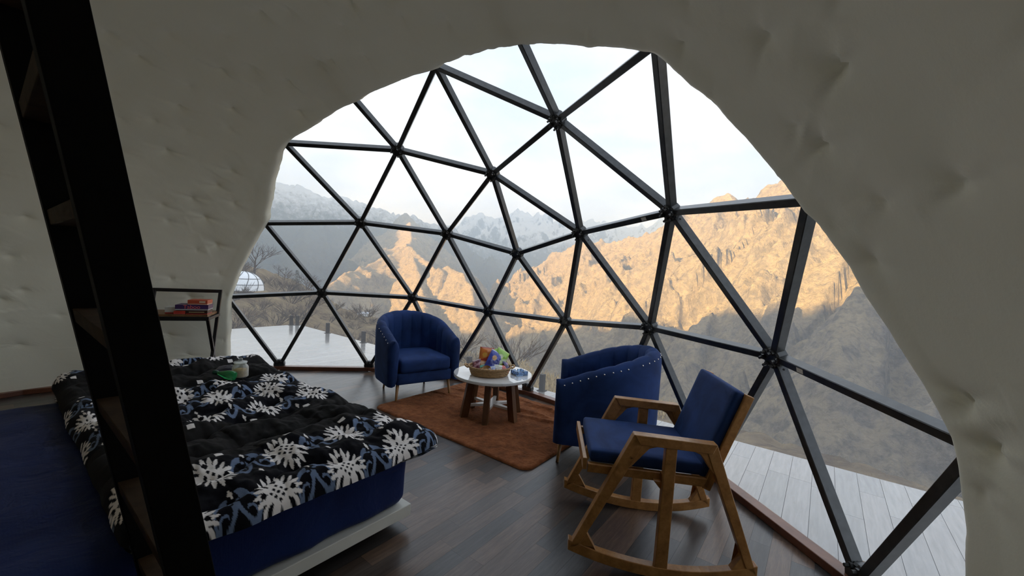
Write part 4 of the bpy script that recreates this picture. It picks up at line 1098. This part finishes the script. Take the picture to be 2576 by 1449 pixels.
# ---------------------------------------------------------------- bottle, jar and pouch lying on the comforter
def comf_z(px):
    for z in np.linspace(.62, .36, 80):
        q = on_floor(px[0], px[1], z)[:2] - K0; aa = -(q @ E1); bb = -(q @ E2)
        k = np.argmin((a-aa)**2 + (b-bb)**2); 
        if top.reshape(-1)[k] >= z: return z
    return .42
gz = comf_z((604, 950)); gp_ = on_floor(604, 950, gz)
m = Mat('clear_jar_glass')
trn = m.n('ShaderNodeBsdfTransparent'); nz = m.noise(m.coord('Object'), 9, 2); m.l(m.ramp(nz, [(0, (.90, .93, .91)), (1, (.96, .97, .96))]), trn.inputs[0])
m.set(Base_Color=(.85, .87, .85), Roughness=.08, Specular_IOR_Level=.8); lw = m.n('ShaderNodeLayerWeight'); lw.inputs[0].default_value = .35
mxs = m.n('ShaderNodeMixShader'); m.l(m.math('ADD', m.math('MULTIPLY', lw.outputs['Facing'], .55), .12), mxs.inputs[0]); m.l(trn.outputs[0], mxs.inputs[1]); m.l(m.b.outputs[0], mxs.inputs[2]); m.l(mxs.outputs[0], m.out.inputs[0])
M_JAR = m.m
M_SPICE = plain('golden_grains', (.52, .32, .10), .85, 0, .35, 220, .6)
jar = empty('glass_jar', (float(gp_[0]), float(gp_[1]), gz+.006)); tag(jar, 'lidded glass jar of golden grains standing on the comforter', 'jar')
mb = MB(); mb.lathe([(0, .001), (.040, .001), (.045, .006), (.045, .060), (.040, .072), (.033, .080), (.033, .088), (.030, .088), (.030, .079), (.0365, .071), (.042, .059), (.042, .008), (.038, .004), (0, .004)], 36); mb.build('glass', M_JAR, jar, sm=40)
mb = MB(); mb.lathe([(0, .005), (.0415, .006), (.0415, .044), (.030, .050), (0, .053)], 32); mb.build('grains', M_SPICE, jar, sm=50)
mb = MB(); mb.lathe([(0, .0885), (.036, .0885), (.038, .092), (.036, .097), (.020, .101), (.010, .105), (.012, .113), (.008, .119), (0, .120)], 32); mb.build('lid', M_JAR, jar, sm=40)
z1 = comf_z((540, 938)); z2 = comf_z((585, 945)); p1_ = on_floor(537, 936, z1+.036); p2_ = on_floor(592, 947, z2+.040)
m = Mat('green_glass'); nz = m.noise(m.coord('Object'), 9, 2); m.color(m.ramp(nz, [(0, (.02, .34, .09)), (1, (.06, .52, .17))])).set(Roughness=.08, Transmission_Weight=.55, IOR=1.45, Specular_IOR_Level=.7)
d_ = Vector(p2_-p1_); ln = d_.length; q_ = d_.to_track_quat('Z', 'Y')
bt = empty('green_bottle', tuple(map(float, p1_))); bt.rotation_mode = 'QUATERNION'; bt.rotation_quaternion = q_; tag(bt, 'green bottle lying on its side against the glass jar', 'bottle')
mb = MB(); mb.lathe([(0, .022), (.010, .022), (.011, .035), (.018, .055), (.026, .075), (.029, .10), (.0285, ln-.012), (.024, ln-.002), (0, ln)], 28); mb.build('body', m.m, bt, sm=50)
mb = MB(); mb.lathe([(0, 0), (.0125, 0), (.0135, .004), (.0135, .022), (.011, .026), (0, .026)], 20); mb.build('cap', plain('dark_green_cap', (.006, .06, .035), .4), bt, sm=40)
M_PRN = M_FOIL
z3 = comf_z((568, 930)); p3_ = on_floor(570, 932, z3)
pk = packet('pouch', 'dark navy pouch lying behind the green bottle', .13, .085, .03, [(.015, .02, .05), (.05, .06, .10), (.02, .025, .06), (.25, .27, .32)], (float(p3_[0]), float(p3_[1]), z3+.012), (R_(14), R_(-6), R_(8)))
pk['category'] = 'pouch'; del pk['group']

# ---------------------------------------------------------------- loft ladder
M_BLACK = plain('black_painted_timber', (.0035, .0035, .0035), .7, 0, .25, 25, .1, .12)
M_TREAD = wood('ladder_tread_wood', (.022, .012, .005), (.038, .021, .009), (.055, .032, .014), .7, (3, 3, 3), True, 0, 6, .15)
ld = empty('loft_ladder', tuple(map(float, CAM*np.array([1, 1, 0])))); tag(ld, 'steep black-painted loft ladder with wooden treads beside the bed', 'ladder')
def lad(sd, dist, z):                                       # sd across the lean, dist away from the viewer
    q = -E1*sd - E2*dist; return Vector((float(q[0]), float(q[1]), z))
def s_mid(z): return -.135 + .182*(z-1.18)
NEARF, FARF = .880, 1.355; HW = .0335
for dist in (NEARF+.019, FARF):
    mb = MB(); vs = []
    for z in (0.0, 2.44):
        for ss, dd in ((-1, -1), (1, -1), (1, 1), (-1, 1)): vs.append(lad(s_mid(z)+ss*HW, dist+dd*.019, z))
    mb.add(vs, [(0, 1, 2, 3), (7, 6, 5, 4), (0, 4, 5, 1), (1, 5, 6, 2), (2, 6, 7, 3), (3, 7, 4, 0)]); mb.build('stringer', M_BLACK, ld, bevel=.002)
for z in (.20, .415, .63, .845, 1.06, 1.275, 1.49, 1.705, 1.92, 2.135, 2.35):
    mb = MB(); vs = []
    for zz in (z-.016, z+.016):
        for ss, dd in ((-1, NEARF+.038), (1, NEARF+.038), (1, FARF-.019), (-1, FARF-.019)): vs.append(lad(s_mid(zz)+ss*(HW-.004), dd, zz))
    mb.add(vs, [(0, 1, 2, 3), (7, 6, 5, 4), (0, 4, 5, 1), (1, 5, 6, 2), (2, 6, 7, 3), (3, 7, 4, 0)]); mb.build('tread', M_TREAD, ld, bevel=.002)

# ---------------------------------------------------------------- wall desk with a back rail, and the boxed games on it
DA = math.radians(22)
dk = empty('console_table', (-1.11, 1.955, 0), DA); tag(dk, 'narrow console table with a black metal frame and wooden shelf by the wall', 'table')
M_FRM = plain('black_square_tube', (.016, .014, .016), .4, 0, .2)
M_SHELF = wood('shelf_wood', (.14, .065, .025), (.22, .105, .042), (.30, .155, .068), .4, (1, 6, 1), False)
DL, DD_ = .50, .36; SZ = .682
for k in range(3):
    MB().box((-DL, .012+k*.115, SZ-.020), (-.004, .012+k*.115+.113, SZ)).build('shelf_board', M_SHELF, dk, bevel=.0015)
for x in (-DL, 0):
    mb = MB(); mb.bar((x, 0, SZ-.03), (x, .37, 0), .024, .024, up=(1, 0, 0)); mb.build('front_leg', M_FRM, dk, bevel=.002)
    mb = MB(); mb.bar((x, DD_+.012, .862), (x, .06, 0), .026, .026, up=(1, 0, 0)); mb.build('back_leg', M_FRM, dk, bevel=.002)
    MB().bar((x, 0, SZ-.036), (x, DD_-.03, SZ-.036), .024, .024).build('side_rail', M_FRM, dk, bevel=.002)
MB().bar((-DL-.012, 0, SZ-.034), (.012, 0, SZ-.034), .024, .034).build('front_rail', M_FRM, dk, bevel=.002)
MB().bar((-DL-.012, DD_-.05, SZ-.034), (.012, DD_-.05, SZ-.034), .024, .024).build('rear_rail', M_FRM, dk, bevel=.002)
MB().bar((-DL-.013, DD_+.012, .862), (.013, DD_+.012, .862), .026, .030).build('back_rail', M_FRM, dk, bevel=.002)
ct, st_ = math.cos(DA), math.sin(DA)
def desk(x, y, z): return (-1.11+ct*x-st_*y, 1.955+st_*x+ct*y, z)
def gamebox(label, x0, x1, y0, y1, z0, z1, col, ends=None, tilt=0.0):
    root = empty('game_box', desk((x0+x1)/2, (y0+y1)/2, z0), DA+tilt); tag(root, label, 'game box', 'boxed games on the console table')
    hx, hy, h = (x1-x0)/2, (y1-y0)/2, z1-z0; mt = plain('printed_card', col, .35, 0, .06, 12)
    MB().box((-hx, -hy, 0), (hx, hy, h*.42)).build('tray', plain('printed_card_edge', ends or tuple(c_*.7 for c_ in col), .4), root, bevel=.001)
    MB().box((-hx-.001, -hy-.001, h*.22), (hx+.001, hy+.001, h)).build('lid', mt, root, bevel=.001)
    return root, hx, hy, h
b1_ = gamebox('flat red boxed game at the bottom of the pile, left one', -.245, -.165, .02, .14, SZ+.001, SZ+.030, (.55, .05, .035), (.6, .12, .1))
b2_ = gamebox('black and red boxed game under the purple box', -.160, -.008, .02, .16, SZ+.001, SZ+.036, (.05, .02, .018), (.5, .05, .04))
MB().box((-.055, -.0014, .004), (.055, .0, .010)).build('panel_print', plain('gold_print', (.6, .42, .2), .4), b2_[0]).location = (0, -b2_[2]-.0008, .012)
b3_ = gamebox('purple boxed game with pink lettering on the console table', -.235, -.004, .015, .165, SZ+.037, SZ+.083, (.055, .022, .12), (.5, .5, .5), .02)
b4_ = gamebox('white card box with a red edge at the left of the games', -.315, -.242, .05, .17, SZ+.001, SZ+.058, (.66, .66, .64), (.5, .06, .05))
b5_ = gamebox('orange-red boxed game on top of the pile', -.150, -.008, .03, .15, SZ+.084, SZ+.124, (.58, .10, .045), (.75, .45, .3), -.05)
MB().box((-.022, -.0015, 0), (.022, 0, .016)).build('panel_print', plain('cream_print', (.85, .68, .5), .4), b5_[0]).location = (.035, -b5_[2]-.0008, .016)
tx = bpy.data.curves.new('box_title', 'FONT'); tx.body = 'Taboo'; tx.size = .046; tx.align_x = 'CENTER'; tx.align_y = 'CENTER'; tx.extrude = .0006
to = bpy.data.objects.new('tmp', tx); COL.objects.link(to); bpy.context.view_layer.update()
tme = bpy.data.meshes.new_from_object(to.evaluated_get(bpy.context.evaluated_depsgraph_get())); bpy.data.objects.remove(to)
tme.materials.clear(); to = link('lettering', tme, plain('pink_print', (.85, .16, .17), .4), b3_[0]); to.location = (.0, -b3_[2]-.0018, .027); to.rotation_euler = (math.pi/2, 0, 0)
